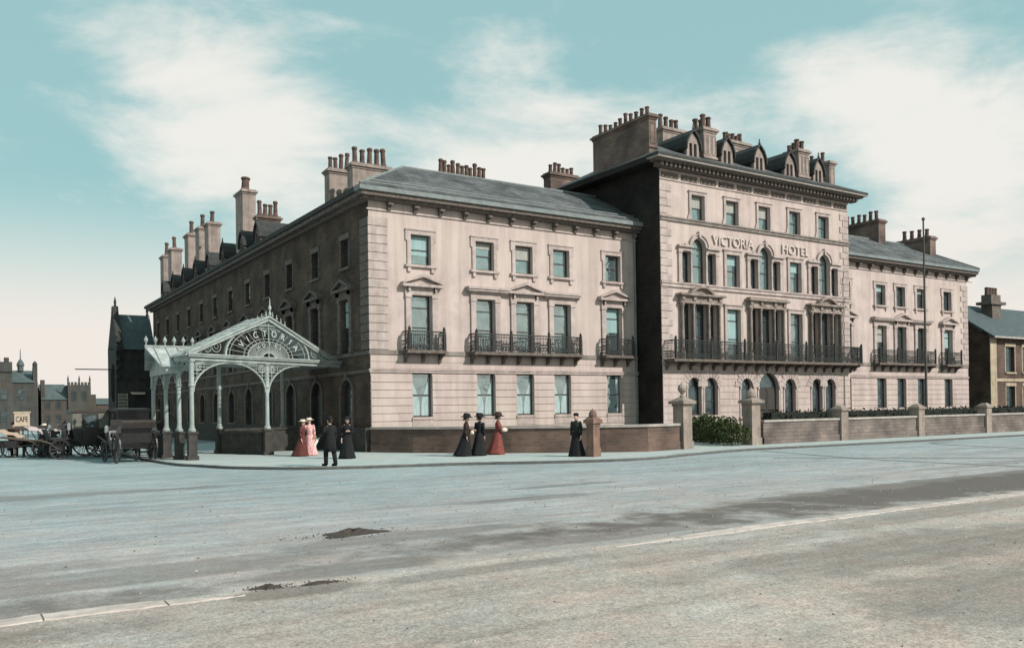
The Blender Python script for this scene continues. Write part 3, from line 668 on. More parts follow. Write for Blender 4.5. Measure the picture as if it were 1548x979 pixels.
# hidden outer walls
b=MB(); b.poly([(X0,YEND,-0.1),(24.4,YEND,-0.1),(24.4,YEND,12.5),(X0,YEND,12.5)]); b.poly([(24.4,YEND,-0.1),(24.4,46.2,-0.1),(24.4,46.2,12.5),(24.4,YEND,12.5)])
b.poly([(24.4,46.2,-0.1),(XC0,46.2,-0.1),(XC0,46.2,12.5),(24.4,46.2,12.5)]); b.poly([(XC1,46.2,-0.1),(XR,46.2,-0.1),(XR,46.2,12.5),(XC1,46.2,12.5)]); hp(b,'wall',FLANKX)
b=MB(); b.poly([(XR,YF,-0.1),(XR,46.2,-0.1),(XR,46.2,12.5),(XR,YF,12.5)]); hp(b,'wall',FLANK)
b=MB(Matrix.Identity(4)); b.box(XR,XR+0.72,YF,46.9,ZT-0.24,ZT-0.02); hp(b,'gutter',LEAD)
b=MB(); b.box(XR,XR+0.6,YF,46.8,ZT-0.6,ZT-0.243); hp(b,'cornice',DKSTONE)
# wing roofs
def roofpoly(polys,name='roof',m=SLATE):
    b=MB()
    for p in polys: b.poly(p)
    return hp(b,name,m)
e=ZT; rz=15.2
A=(X0-.72,YF-.72,e);B=(XC0,YF-.72,e);Cc=(XC0,46.92,e);D=(25.1,46.92,e);E_=(25.1,YEND+.7,e);F_=(X0-.72,YEND+.7,e)
R1=(20.72,42.5,rz);R2=(XC0,42.5,rz);R3=(20.72,YEND-3.6,rz)
roofpoly([[A,B,R2,R1],[F_,A,R1,R3],[D,Cc,R2,R1],[E_,D,R1,R3],[F_,E_,R3],[A,B,Cc,D,E_,F_]])
A2=(XC1,YF-.72,e);B2=(XR+.72,YF-.72,e);C2=(XR+.72,46.92,e);D2=(XC1,46.92,e);S1=(XC1,42.5,rz);S2=(XR-3.4,42.5,rz)
roofpoly([[A2,B2,S2,S1],[B2,C2,S2],[C2,D2,S1,S2],[A2,B2,C2,D2]])
# ridge and hip rolls, lower lead flashing bands
b=MB()
for p,q in ((R1,R2),(R1,R3),(A,R1),(S1,S2),(S2,B2)): b.tube(Vector(p)+Vector((0,0,.03)),Vector(q)+Vector((0,0,.03)),0.07,6)
hp(b,'ridge_roll',LEAD)
b=MB()
for k in (0.09,0.2):
    z=e+(rz-e)*k+0.02; y=YF-.72+4.42*k
    b.box(A[0]+4.42*k,XC0,y-0.03,y+0.03,z-0.02,z+0.035)
hp(b,'roof_batten',LEAD)

# --- central block
frC=Fr('front',YC); CC=42.83; SP=2.88
h3=[hole(CC+SP*k,12.93,1.08,1.48) for k in (-2,-1,0,1,2)]
tri=[CC-2*SP,CC,CC+2*SP]; sing=[CC-SP,CC+SP]
def tri_holes(u,z,H,Hs,arch):
    return [hole(u,z,1.12,H,arch),hole(u-1.03,z,0.70,Hs),hole(u+1.03,z,0.70,Hs)]
h2=[]; h1=[]
for u in tri: h2+=tri_holes(u,9.18,2.68,1.84,True); h1+=tri_holes(u,4.72,3.25,3.25,False)
for u in sing: h2.append(hole(u,9.18,1.12,1.95)); h1.append(hole(u,4.72,1.16,3.1))
hg=[]
for u in (CC-2*SP-0.68+0.2,CC-2*SP+0.68+0.2): hg.append(hole(u,1.45,1.08,2.22,True))
for u in (CC+2*SP-0.68-0.2,CC+2*SP+0.68-0.2): hg.append(hole(u,1.45,1.04,2.22,True))
DO=CC+0.2
hg+=[hole(DO,0.25,1.85,3.75,True),hole(DO-2.0,1.3,1.04,2.35,True),hole(DO+2.0,1.3,1.04,2.35,True)]
wall('wall',frC,XC0,XC1,-0.1,15.6,h3+h2+h1+hg,STONE,rev=0.26)
courses(frC,XC0,XC1,0.4,4.36,hg,STONE,h=0.40,proud=0.03,margin=0.17,vj=1.5)
# voussoirs over the ground floor arches
for ih,hh in enumerate(hg):
    e_=0.005*ih; b=MB(frC.M()); R=(hh['u1']-hh['u0'])/2; cx=(hh['u0']+hh['u1'])/2; zs_=hh['z1']-R; n=9
    for k in range(n):
        a0=PI*k/n+0.02; a1=PI*(k+1)/n-0.02; ro=R+0.55 if k%2==0 else R+0.42
        b.prism([(cx+rr*math.cos(t),zs_+rr*math.sin(t)) for rr,t in ((R,a0),(ro,a0),(ro,a1),(R,a1))],'XZ',-0.05-e_,-0.001)
    b.box(hh['u0']-0.12,hh['u0'],-0.05,0,hh['z0'],zs_-0.1); b.box(hh['u1'],hh['u1']+0.12,-0.05,0,hh['z0'],zs_-0.1)
    b.box(hh['u0']-0.13,hh['u0'],-0.09-e_,0,zs_-0.1,zs_+0.06); b.box(hh['u1'],hh['u1']+0.13,-0.09-e_,0,zs_-0.1,zs_+0.06)
    hp(b,'arch_surround',TRIM)
def win_arch(u,z,W,H,gm):
    o=window(frC,u,z,W,H,'none',gm,arch=True); return o
for hh in hg:
    u=(hh['u0']+hh['u1'])/2; W=hh['u1']-hh['u0']; H=hh['z1']-hh['z0']
    if W>1.5:
        b=MB(frC.M()); zz=hh['z0']; zs_=hh['z1']-W/2
        for s in (-1,1):
            xa=u+s*0.02; xb=u+s*(W/2-0.06); x0_,x1_=min(xa,xb),max(xa,xb)
            b.box(x0_,x1_,0.2,0.25,zz,zs_)
            for (p,q) in ((0.15,0.85),(1.0,zs_-zz-0.15)): b.box(x0_+0.12,x1_-0.12,0.185,0.2,zz+p,zz+q)
        d_=hp(b,'door',SASH); 
        b=MB(); b.lathe([(0.035,0),(0.045,0.03),(0.02,0.05)],0,0,0,8); k_=b.build('door_handle',LEAD,d_,(u+0.1,YC+0.17,1.3))
        o=window(frC,u,hh['z0'],W,H,'none2',GLASSD,arch=True)
        b=MB(frC.M()); b.box(u-1.4,u+1.4,-1.2,-0.06,-0.1,0.12); b.box(u-1.15,u+1.15,-0.75,-0.06,0.12,0.25); hp(b,'door_step',COPING)
    else:
        b=surround('none',W,H); b.box(-W/2-0.18,W/2+0.18,-0.13,0.2,-0.12,0); key=('gsill',round(W,2),round(H,2))
        if key not in WM: WM[key]=(b.mesh('window',TRIM),sash(W,H,arch=True).mesh('sash_frame',SASH),pane(W,H,arch=True).mesh('pane',GLASSD))
        s,sf,pn=WM[key]; o=link('window',s,HOTEL,frC.loc(u,hh['z0'])+HO,0); link('sash_frame',sf,o); link('pane',pn,o)
# strings
b=MB(frC.M()); b.box(XC0-0.05,XC1+0.05,-0.10,0,12.68,12.90); b.box(XC0-0.08,XC1+0.08,-0.15,0,12.84,12.92); hp(b,'string_course',BAND)
b=MB(frC.M()); b.box(XC0-0.05,XC1+0.05,-0.10,0,8.88,9.08); b.box(XC0-0.08,XC1+0.08,-0.16,0,9.08,9.17); hp(b,'string_course',TRIM)
b=MB(frC.M()); b.box(XC0-0.04,XC1+0.04,-0.09,0,4.40,4.60); hp(b,'string_course',TRIM)
for k in (-2,-1,0,1,2): window(frC,CC+SP*k,12.93,1.08,1.48,'plain',GLASS)
for u in sing:
    window(frC,u,9.18,1.12,1.95,'single',GLASS); o=window(frC,u,4.72,1.16,3.1,'single',GLASS,bars=2,label='window with transom light')
# venetian (three light) windows of the second and first floors
def venetian(u,z,H,Hs,kind):
    b=MB()
    ps=[-1.38-0.13,-0.62,0.62,1.38+0.13]
    if kind=='arch':
        for x in ps:
            hw=0.06 if abs(x)<1 else 0.13
            b.box(x-hw,x+hw,-0.10,0.0,0,Hs-0.1); b.box(x-hw-0.04,x+hw+0.04,-0.14,0,Hs-0.1,Hs+0.02); b.box(x-hw-0.03,x+hw+0.03,-0.13,0,0,0.16)
        for s in (-1,1):
            p,q=sorted((s*0.60,s*1.66)); b.box(p,q,-0.12,0,Hs+0.02,Hs+0.22); b.box(p-0.06*(s<0),q+0.06*(s>0),-0.24,0,Hs+0.22,Hs+0.34)
            # scroll above the side lights
            b.arc(s*0.98,Hs+0.34,0.05,0.17,0,PI,-0.12,0,6)
        b.arc(0,H-0.56,0.56,0.74,0,PI,-0.12,0.0,14); b.arc(0,H-0.56,0.74,0.82,0,PI,-0.18,0.0,14)
        b.prism([(-0.07,H),(0.07,H),(0.11,H+0.30),(-0.11,H+0.30)],'XZ',-0.22,0); b.lathe([(0.03,0),(0.075,0.05),(0.05,0.12),(0.01,0.17)],0,-0.1,H+0.30,8)
    else:
        for x in ps:
            rr=0.075 if abs(x)<1 else 0.085; yo=-0.20
            b.lathe([(rr*1.5,0),(rr*1.5,0.5),(rr*1.25,0.52),(rr,0.6),(rr*0.86,H-0.22),(rr*1.15,H-0.18),(rr*1.45,H-0.04),(rr*1.45,H)],x,yo,0,10)
            b.box(x-0.06,x+0.06,-0.1,0,0,H)
        b.box(-1.70,1.70,-0.30,0,H,H+0.16)
        for s in ps: b.box(s-0.12,s+0.12,-0.34,0,H+0.16,H+0.44)
        b.box(-1.66,1.66,-0.24,0,H+0.16,H+0.44); b.box(-1.86,1.86,-0.46,0,H+0.44,H+0.56)
        if kind=='seg':
            R=1.25; c=H+0.56-0.75; a0=math.asin(0.75/R)
            b.arc(0,c,R-0.14,R,a0,PI-a0,-0.42,0,14)
            q=[(R*0.9*math.cos(a0+(PI-2*a0)*k/12),c+(R-0.12)*math.sin(a0+(PI-2*a0)*k/12)) for k in range(13)]
            b.prism(q,'XZ',-0.2,0)
        else:
            b.box(-1.70,1.70,-0.36,0,H+0.56,H+0.66)
    sf=MB(); pn=MB()
    for du,W,Hh,ar in ((0,1.12,H,kind=='arch'),(-1.03,0.70,Hs,False),(1.03,0.70,Hs,False)):
        for src,dst in ((sash(W,Hh,arch=ar,bars=2 if kind!='arch' else 1),sf),(pane(W,Hh,arch=ar),pn)):
            dst.add([(p.x+du,p.y,p.z) for p in src.v],src.f)
    tm=TRIM if kind=='arch' else MATS['grimy stone dressing']
    o=link('window',b.mesh('window',tm),HOTEL,frC.loc(u,z)+HO,0,'three light window with round arched centre' if kind=='arch' else ('three light window with segmental pediment and columns' if kind=='seg' else 'three light window with flat cornice and columns'))
    link('sash_frame',sf.mesh('sash_frame',SASH),o)
    # the centre light takes the brighter glass copy, the side lights the dimmer one
    pc=MB(); ps_=MB(); k=0
    for fce in pn.f:
        pts=[tuple(pn.v[i]) for i in fce]; (pc if abs(sum(p[0] for p in pts)/len(pts))<0.4 else ps_).poly(pts)
    link('pane',pc.mesh('pane',GLASS if kind=='arch' else GLASSD),o); link('pane',ps_.mesh('pane',GLASSD),o)
mat('grimy stone dressing',(0.36,0.295,0.26),(0.2,0.165,0.145),scale=3.5,bump=0.2,streak=0.4)
for i,u in enumerate(tri):
    venetian(u,9.18,2.68,1.84,'arch'); venetian(u,4.72,3.25,3.25,'flat' if i==1 else 'seg')
# raised lettering
for s,u,wd in (('VICTORIA',40.0,3.55),('HOTEL',45.72,2.6)):
    me=text_mesh(s,0.80,0.05,LETTER,'lettering')
    xs=[v.co.x for v in me.vertices]; k=wd/(max(xs)-min(xs))
    for v in me.vertices: v.co=Vector((v.co.x*k,-v.co.z-0.06,v.co.y))
    link('lettering',me,HOTEL,(u-34,YC-42,11.87),0,'raised letters reading '+s)
# frieze panels, cornice
b=MB(frC.M()); b.box(XC0-0.03,XC1+0.03,-0.06,0,15.02,15.10); b.box(XC0-0.05,XC1+0.05,-0.05,0,15.5,15.6); hp(b,'string_course',TRIM)
b=MB(frC.M()); n=11; st=(XC1-XC0)/n
for k in range(n): b.box(XC0+st*k+0.14,XC0+st*(k+1)-0.14,-0.035,0,15.14,15.46)
hp(b,'frieze_panel',DKSTONE)
b=MB(frC.M())
b.box(XC0-0.45,XC1+0.45,-0.45,0,15.62,15.86)
x=XC0-0.4
while x<XC1+0.4: b.box(x,x+0.16,-0.62,-0.45,15.64,15.86); x+=0.34
b.box(XC0-0.75,XC1+0.75,-0.75,0,15.86,15.98); hp(b,'cornice',DKSTONE)
b=MB(frC.M()); b.box(XC0-0.95,XC1+0.95,-0.95,0,15.98,16.05); hp(b,'gutter',COPING)
b=MB(frC.M()); b.box(XC0-0.97,XC1+0.97,-0.97,0,16.053,16.22); hp(b,'gutter',SLATED)
YB=47.0
for xa,xb in ((XC0-0.95,XC0),(XC1,XC1+0.95)):
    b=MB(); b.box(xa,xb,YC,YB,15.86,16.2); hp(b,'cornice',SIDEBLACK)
quoins(frC,XC0-0.04,XC0+0.85,4.9,15.0,True); quoins(frC,XC1-0.85,XC1+0.04,4.9,15.0,True,flip=True)
b=MB(); b.poly([(XC0,YC,-0.1),(XC0,YB,-0.1),(XC0,YB,16.1),(XC0,YC,16.1)]); hp(b,'wall',SIDEBLACK,'side wall of the tall block, its shade put into the brick tone')
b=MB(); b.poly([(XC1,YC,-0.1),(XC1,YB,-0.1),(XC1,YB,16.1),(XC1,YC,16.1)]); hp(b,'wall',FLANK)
b=MB(); b.poly([(XC0,YB,-0.1),(XC1,YB,-0.1),(XC1,YB,16.1),(XC0,YB,16.1)]); hp(b,'wall',FLANKX)
z0=16.2; a_=(XC0-.95,YC-.95,z0);b_=(XC1+.95,YC-.95,z0);c_=(XC1+.95,YB+.5,z0);d_=(XC0-.95,YB+.5,z0); s1=(38.4,41.5,19.0);s2=(46.9,41.5,19.0)
roofpoly([[a_,b_,s2,s1],[b_,c_,s2],[c_,d_,s1,s2],[d_,a_,s1],[a_,b_,c_,d_]])
# --- dormers
def dormer(fr,u,zb,W,H,back,light=True,name='dormer'):
    """gabled stone dormer with a rounded dark hood"""
    w=W/2; b=MB(fr.M()@Matrix.Translation((u,0,zb)))
    b.box(-w,w,0.02,0.22,0,0.12); b.box(-w,-w+0.2,0.02,0.22,0.12,H); b.box(w-0.2,w,0.02,0.22,0.12,H); b.box(-0.07,0.07,0.02,0.22,0.12,H)
    b.prism([(-w,H),(w,H),(w*0.75,H+0.28),(0,H+0.62),(-w*0.75,H+0.28)],'XZ',0.02,0.22)
    b.box(-w-0.12,-w,0.0,0.18,0,0.5); b.box(w,w+0.12,0.0,0.18,0,0.5)
    o=hp(b,name,CHIML if light else DKSTONE)
    b=MB(fr.M()@Matrix.Translation((u,0,zb))); ro=w+0.14
    prof=[(-ro,H-0.30),(-ro*0.93,H+0.06),(-ro*0.62,H+0.48),(0,H+0.84),(ro*0.62,H+0.48),(ro*0.93,H+0.06),(ro,H-0.30)]
    inn=[(p*0.88,q-0.10) for p,q in prof]
    for k in range(len(prof)-1): b.prism([prof[k],prof[k+1],inn[k+1],inn[k]],'XZ',-0.12,back)
    b.box(-w+0.0,-w+0.05,0.22,back,-0.6,H); b.box(w-0.05,w,0.22,back,-0.6,H)
    b.build('dormer_roof',SLATED,o,(0,0,0))
    b=MB(fr.M()@Matrix.Translation((u,0,zb))); b.lathe([(0.05,0),(0.09,0.08),(0.03,0.16),(0.06,0.24),(0.01,0.36)],0,-0.02,H+0.84,8); b.build('finial',DKSTONE,o)
    b=MB(fr.M()@Matrix.Translation((u,0,zb))); b.poly([(-w,0.18,0.1),(w,0.18,0.1),(w,0.18,H),(-w,0.18,H)]); b.build('pane',GLASSD,o)
frD=Fr('front',YC+0.25)
for k in (-2,-1,0,1,2): dormer(frD,CC+SP*k,16.3,1.0,1.25,2.9)
frDL=Fr('left',X0+0.05)
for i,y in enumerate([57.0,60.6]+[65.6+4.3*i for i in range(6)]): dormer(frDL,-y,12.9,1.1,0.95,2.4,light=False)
# --- chimneys
POTM={}
PR=random.Random(31)
def chimney(x0,x1,y0,y1,z0,z1,pots,m=CHIM,ph=0.75,pr=0.15,panels=None,label=None,cap=0.10):
    b=MB(); b.box(x0,x1,y0,y1,z0,z1-0.34)
    b.box(x0-cap*0.5,x1+cap*0.5,y0-cap*0.5,y1+cap*0.5,z1-0.34,z1-0.22); b.box(x0-cap*1.4,x1+cap*1.4,y0-cap*1.4,y1+cap*1.4,z1-0.22,z1-0.1); b.box(x0-cap*0.4,x1+cap*0.4,y0-cap*0.4,y1+cap*0.4,z1-0.1,z1)
    if panels:
        n,za,zb=panels; wd=(x1-x0)/n
        for k in range(n):
            p,q=x0+wd*k+wd*0.22,x0+wd*(k+1)-wd*0.22
            b.box(p-0.05,p,y0-0.03,y0,za,zb); b.box(q,q+0.05,y0-0.03,y0,za,zb); b.box(p,q,y0-0.03,y0,zb-0.06,zb); b.box(p,q,y0-0.03,y0,za,za+0.06)
        b.box(x0-0.06,x1+0.06,y0-0.08,y0,za-0.25,za-0.12)
    o=hp(b,'chimney',m,label)
    for (px,py,sc) in pots:
        key=(round(ph*sc,2),round(pr,2))
        if key not in POTM:
            h=ph*sc; POTM[key]=MB().lathe([(pr*1.05,0),(pr*1.1,h*0.12),(pr*0.88,h*0.2),(pr*0.78,h*0.8),(pr*1.0,h*0.86),(pr*1.02,h*0.95),(pr*0.75,h)],0,0,0,10).mesh('chimney_pot',POT)
        po=link('chimney_pot',POTM[key],o,(px,py,z1)); po.scale=(1,1,PR.uniform(0.82,1.22)); po.rotation_euler=(PR.uniform(-.05,.05),PR.uniform(-.05,.05),PR.uniform(0,3))
    return o
def row(n,xa,xb,ya,yb,seed=0):
    rn=random.Random(seed); return [(xa+(xb-xa)*(k+.5)/n,ya+(yb-ya)*(k+.5)/n,rn.choice((0.85,1,1,1.12))) for k in range(n)]
chimney(19.72,22.2,47.0,47.8,13.5,16.5,row(5,19.8,22.1,47.4,47.4,1),ph=1.2,pr=0.17,m=CHIML)
chimney(19.45,20.95,50.0,50.8,13,16.85,row(4,19.5,20.9,50.4,50.4,2),ph=1.0,pr=0.15,m=CHIML)
chimney(25.3,28.8,46.7,47.5,12.5,16.5,row(11,25.35,28.75,47.0,47.0,3),ph=0.85,pr=0.15,m=CHIM)
chimney(34.12,34.70,37.5,42.7,15.9,19.05,row(10,34.4,34.4,37.7,42.5,4),ph=0.55,pr=0.14,label='broad slab chimney on the side wall',panels=(1,17.3,18.55),m=CHIM)  # darker brick chosen so the slab's long side reads as shaded
chimney(50.55,51.13,37.5,42.7,15.9,18.65,row(5,50.85,50.85,37.8,42.5,5),ph=0.75,pr=0.15,panels=(1,17.0,18.2),m=CHIML)
chimney(33.6,35.9,46.6,47.4,14,17.75,row(6,33.7,35.8,47,47,6),ph=0.6,pr=0.15)
x=CC-1.5*SP; chimney(x-0.53,x+0.53,36.95,38.15,15.9,18.75,row(2,x-0.45,x+0.45,37.3,37.3,7)+row(2,x-0.45,x+0.45,37.9,37.9,8),ph=0.8,pr=0.18,panels=(3,17.1,18.3),m=CHIML)
x=CC+1.5*SP; chimney(x-0.53,x+0.53,36.95,38.15,15.9,18.75,row(2,x-0.45,x+0.45,37.3,37.3,9)+row(2,x-0.45,x+0.45,37.9,37.9,10),ph=0.6,pr=0.18,panels=(3,17.1,18.3),m=CHIML)
chimney(38.5,40.6,41.0,42.2,17.5,20.0,row(4,38.6,40.5,41.6,41.6,11),ph=0.75,pr=0.17,m=CHIML)
chimney(44.5,46.6,41.0,42.2,17.5,20.1,row(5,44.6,46.5,41.6,41.6,12),ph=0.7,pr=0.17,panels=(4,18.4,19.6),m=CHIML)
chimney(62.4,63.3,41.8,46.0,13.5,16.75,row(7,62.85,62.85,42.0,45.8,13),ph=0.7,pr=0.17,m=CHIM)
chimney(66.9,67.7,40.2,43.2,13.0,15.55,row(4,67.3,67.3,40.4,43.0,14),ph=0.75,pr=0.18,m=CHIM)
chimney(69.5,69.95,40.5,40.95,12.8,13.55,[],m=CHIM,cap=0.04)
for (y,dy,zt,ph,pw) in ((62.4,1.8,18.1,1.15,0.34),(72.2,1.3,17.6,1.15,0.2),(75.4,1.3,17.8,1.15,0.2),(79.4,1.4,17.95,1.15,0.2),(86.3,1.5,17.8,1.15,0.2),(90.0,1.5,17.7,1.15,0.2)):
    chimney(17.7,18.65,y,y+dy,12.8,zt,[(18.15,y+dy/2,1)],m=CHIML,ph=ph,pr=pw)
chimney(17.75,19.3,58.9,59.6,12.9,15.55,row(4,17.8,19.25,59.25,59.25,15),ph=0.95,pr=0.17)
# --- balconies
def balcony(fr,u0,u1,z,dep,hr,posts,ornament=True):
    b=MB(fr.M()); b.box(u0,u1,-dep,0,z-0.10,z); b.box(u0-0.05,u1+0.05,-dep-0.05,0,z-0.16,z-0.10)
    n=max(2,int((u1-u0)/0.95)+1)
    for k in range(n):
        x=u0+0.12+(u1-u0-0.24)*k/(n-1); b.prism([(0,z-0.16),(-dep*0.92,z-0.16),(-dep*0.86,z-0.26),(-0.22,z-0.36),(-0.12,z-0.6),(0,z-0.62)],'YZ',x-0.07,x+0.07)
    o=hp(b,'balcony',DKSTONE)
    b=MB(fr.M()); t=0.011; d=dep-0.05
    for zz,r_ in ((z+hr,0.028),(z+hr-0.15,0.016),(z+0.12,0.02),(z+0.30,0.014)):
        b.box(u0+0.04,u1-0.04,-d-r_,-d+r_,zz-r_,zz+r_); b.box(u0+0.04-r_,u0+0.04+r_,-d,0,zz-r_,zz+r_); b.box(u1-0.04-r_,u1-0.04+r_,-d,0,zz-r_,zz+r_)
    m_=int((u1-u0)/0.1)
    for k in range(m_+1):
        x=u0+0.04+(u1-u0-0.08)*k/m_; b.box(x-t,x+t,-d-t*.7,-d+t*.7,z,z+hr)
        if k%2 and ornament: b.box(x-0.045,x+0.045,-d-0.006,-d+0.006,z+0.12,z+0.30); b.box(x-0.03,x+0.03,-d-0.006,-d+0.006,z+hr*0.5,z+hr*0.66)
    m2=max(3,int(d/0.1))
    for x in (u0+0.04,u1-0.04):
        for k in range(m2): b.box(x-t*.7,x+t*.7,-d+d*k/m2-t,-d+d*k/m2+t,z,z+hr)
    b.build('railing',IRON,o)
    b=MB(fr.M())
    for x in posts:
        b.box(x-0.05,x+0.05,-d-0.05,-d+0.05,z,z+hr+0.08); b.lathe([(0.06,0),(0.085,0.05),(0.05,0.12),(0.02,0.18)],x,-d,z+hr+0.08,8)
        b.box(x-0.11,x-0.085,-d-0.02,-d+0.02,z,z+hr*0.9); b.box(x+0.085,x+0.11,-d-0.02,-d+0.02,z,z+hr*0.9)
    b.build('railing_post',IRON,o)
balcony(frF,18.78,20.95,4.97,0.62,0.92,[18.9,20.83])
balcony(frF,22.6,29.58,4.97,0.62,0.92,[22.72,24.85,27.3,29.46])
balcony(frF,31.25,33.4,4.97,0.62,0.92,[31.37,33.28])
balcony(frF,52.6,54.85,4.97,0.62,0.92,[54.7])
balcony(frF,56.9,64.2,4.97,0.62,0.92,[57.0,59.2,61.7,64.08])
balcony(frF,65.65,67.85,4.97,0.62,0.92,[65.8,67.7])
balcony(frC,34.25,51.35,4.70,0.85,1.05,[34.4+2.83*k for k in range(7)])
# rain-water pipes
for x,y in ((33.95,YF-0.08),(XC1+0.1,YF-0.08)):
    b=MB(); b.tube((x,y,0),(x,y,12.2),0.06,8); b.box(x-0.13,x+0.13,y-0.1,y+0.08,12.0,12.3); hp(b,'drain_pipe',LEAD)

# ------------------------------------------------------------------ entrance canopy
CAN=thing('entrance_canopy','pale green iron and glass entrance canopy with gabled front lettered VICTORIA, on stone pedestals','canopy',(12.5,41.5,0))
CO=Vector((-12.5,-41.5,0))
def cp(mb,name,m,label=None): return mb.build(name,m,CAN,CO,0,False,label)
Pf0=Vector((8.66,38.56));Pm=Vector((12.49,40.41));Pf1=Vector((16.75,42.45))
ux=(Pf1-Pf0).normalized(); ang=math.atan2(ux.y,ux.x); LEN=(Pf1-Pf0).length; LM=(Pm-Pf0).length
MF=Matrix.Translation((Pf0.x,Pf0.y,0))@Matrix.Rotation(ang,4,'Z')     # local: x along the front, y inwards
ZB=4.28
def post(x,y,zt=ZB,ped=1.22,r=0.095):
    b=MB(); b.box(x-0.23,x+0.23,y-0.23,y+0.23,0,0.18); b.box(x-0.18,x+0.18,y-0.18,y+0.18,0.18,ped-0.1); b.box(x-0.22,x+0.22,y-0.22,y+0.22,ped-0.1,ped); cp(b,'pedestal',GREYSTONE)
    b=MB(); b.lathe([(r*1.7,ped),(r*1.7,ped+0.08),(r*1.2,ped+0.14),(r,ped+0.3),(r*0.92,zt-1.15),(r*1.5,zt-1.1),(r*1.2,zt-1.02),(r*1.1,zt-0.1),(r*1.6,zt-0.05),(r*1.6,zt)],x,y,0,12); cp(b,'post',PAINT)
P2=(8.36,39.6);P3=(8.15,41.25);P4=(7.94,43.0)
for p in (Pf0,Pm,P2,P3,P4,(11.1,43.6),(14.6,44.6)): post(p[0],p[1])
def arch_bay(M,x0,x1,zt,side0=True,side1=True,depth=0.07,sp=1.36,full=True):
    """flattened arch with pierced spandrels hung under a beam"""
    w=x1-x0; rise=min(sp,w*0.62); rx=min(w/2-0.06,2.04); rings=[]
    b=MB(M)
    for sgn,xs,on in ((1,x0+0.06,side0),(-1,x1-0.06,side1)):
        if not on: continue
        c=(xs+sgn*rx,zt-rise)
        n=10; prev=None
        for k in range(n):
            t0=PI/2*k/n; t1=PI/2*(k+1)/n
            def pt(t,o): return (c[0]-sgn*(rx-o)*math.cos(t),c[1]+(rise-o)*math.sin(t))
            b.prism([pt(t0,0),pt(t1,0),pt(t1,0.06),pt(t0,0.06)],'XZ',-depth/2,depth/2)
            # pierced scroll infill: short bars between the arch and the corner
            if k<n-1:
                a=pt(t1,0); b.box(min(a[0],xs),max(a[0],xs),-0.012,0.012,a[1]-0.012,a[1]+0.012) if abs(a[0]-xs)>0.08 else None
                if k%2==0 and zt-a[1]>0.1: b.box(a[0]-0.012,a[0]+0.012,-0.012,0.012,a[1],zt)
        for rr in (0.19,0.11): b.arc(xs+sgn*0.27,zt-0.27,rr-0.025,rr,0,2*PI,-0.015,0.015,12)
    if side0 and side1 and w>2*rx+0.1: b.box(x0+0.06+rx,x1-0.06-rx,-depth/2,depth/2,zt-0.06,zt)
    return b
# front: beam, gable, lunette
b=MB(MF); b.box(-0.12,LEN+0.2,-0.10,0.10,ZB,ZB+0.16); b.box(-0.3,LEN+0.2,-0.22,0.14,ZB+0.16,ZB+0.24); b.box(-0.34,LEN+0.2,-0.27,0.14,ZB+0.24,ZB+0.30); cp(b,'front_beam',PAINT)
cp(arch_bay(MF,0,LM,ZB),'spandrel',PAINT); cp(arch_bay(MF,LM,LEN-0.15,ZB,True,False),'spandrel',PAINT)
gx0,gx1=-0.30,LEN-0.15; gm=(gx0+gx1)/2; gz0=ZB+0.30; gz1=6.45
b=MB(MF)
for a,c in ((gx0,gm),(gm,gx1)):
    p=Vector((a,0,gz0 if a==gx0 else gz1)); q=Vector((c,0,gz1 if c==gm else gz0)); d=(q-p).normalized(); nrm=Vector((-d.z,0,d.x))
    q2=[(v.x,v.z) for v in (p+nrm*0.0,q+nrm*0.0,q-nrm*0.15,p-nrm*0.15)]; b.prism(q2,'XZ',-0.16,0.05)
    q2=[(v.x,v.z) for v in (p+nrm*0.06,q+nrm*0.06,q,p)]; b.prism(q2,'XZ',-0.24,0.05)
cp(b,'bargeboard',PAINT)
b=MB(MF); LR=2.62; ez=1.52/LR; lc=gm+0.1
b.arc(lc,gz0,LR-0.09,LR,0,PI,-0.09,0.03,28,ez); b.arc(lc,gz0,LR-0.30,LR-0.27,0,PI,-0.05,0.0,28,ez); b.arc(lc,gz0,1.25,1.30,0,PI,-0.05,0.0,18,ez); b.arc(lc,gz0,0.78,0.81,0,PI,-0.05,0.0,14,ez); b.arc(lc,gz0,1.5,1.53,0,PI,-0.05,0.0,20,ez); b.arc(lc,gz0,0.35,0.40,0,PI,-0.05,0.0,10,ez)
for k in range(1,32):
    t=PI*k/32; r0,r1=(0.4,1.25)
    b.tube((lc+r0*math.cos(t),-0.02,gz0+r0*ez*math.sin(t)),(lc+r1*math.cos(t),-0.02,gz0+r1*ez*math.sin(t)),0.016,4)
    if k%2==0: b.tube((lc+1.27*math.cos(t),-0.02,gz0+1.27*ez*math.sin(t)),(lc+LR*0.96*math.cos(t),-0.02,gz0+LR*.96*ez*math.sin(t)),0.013,4)
b.tube((lc,-0.03,gz0),(lc,-0.03,gz1-0.1),0.03,6)
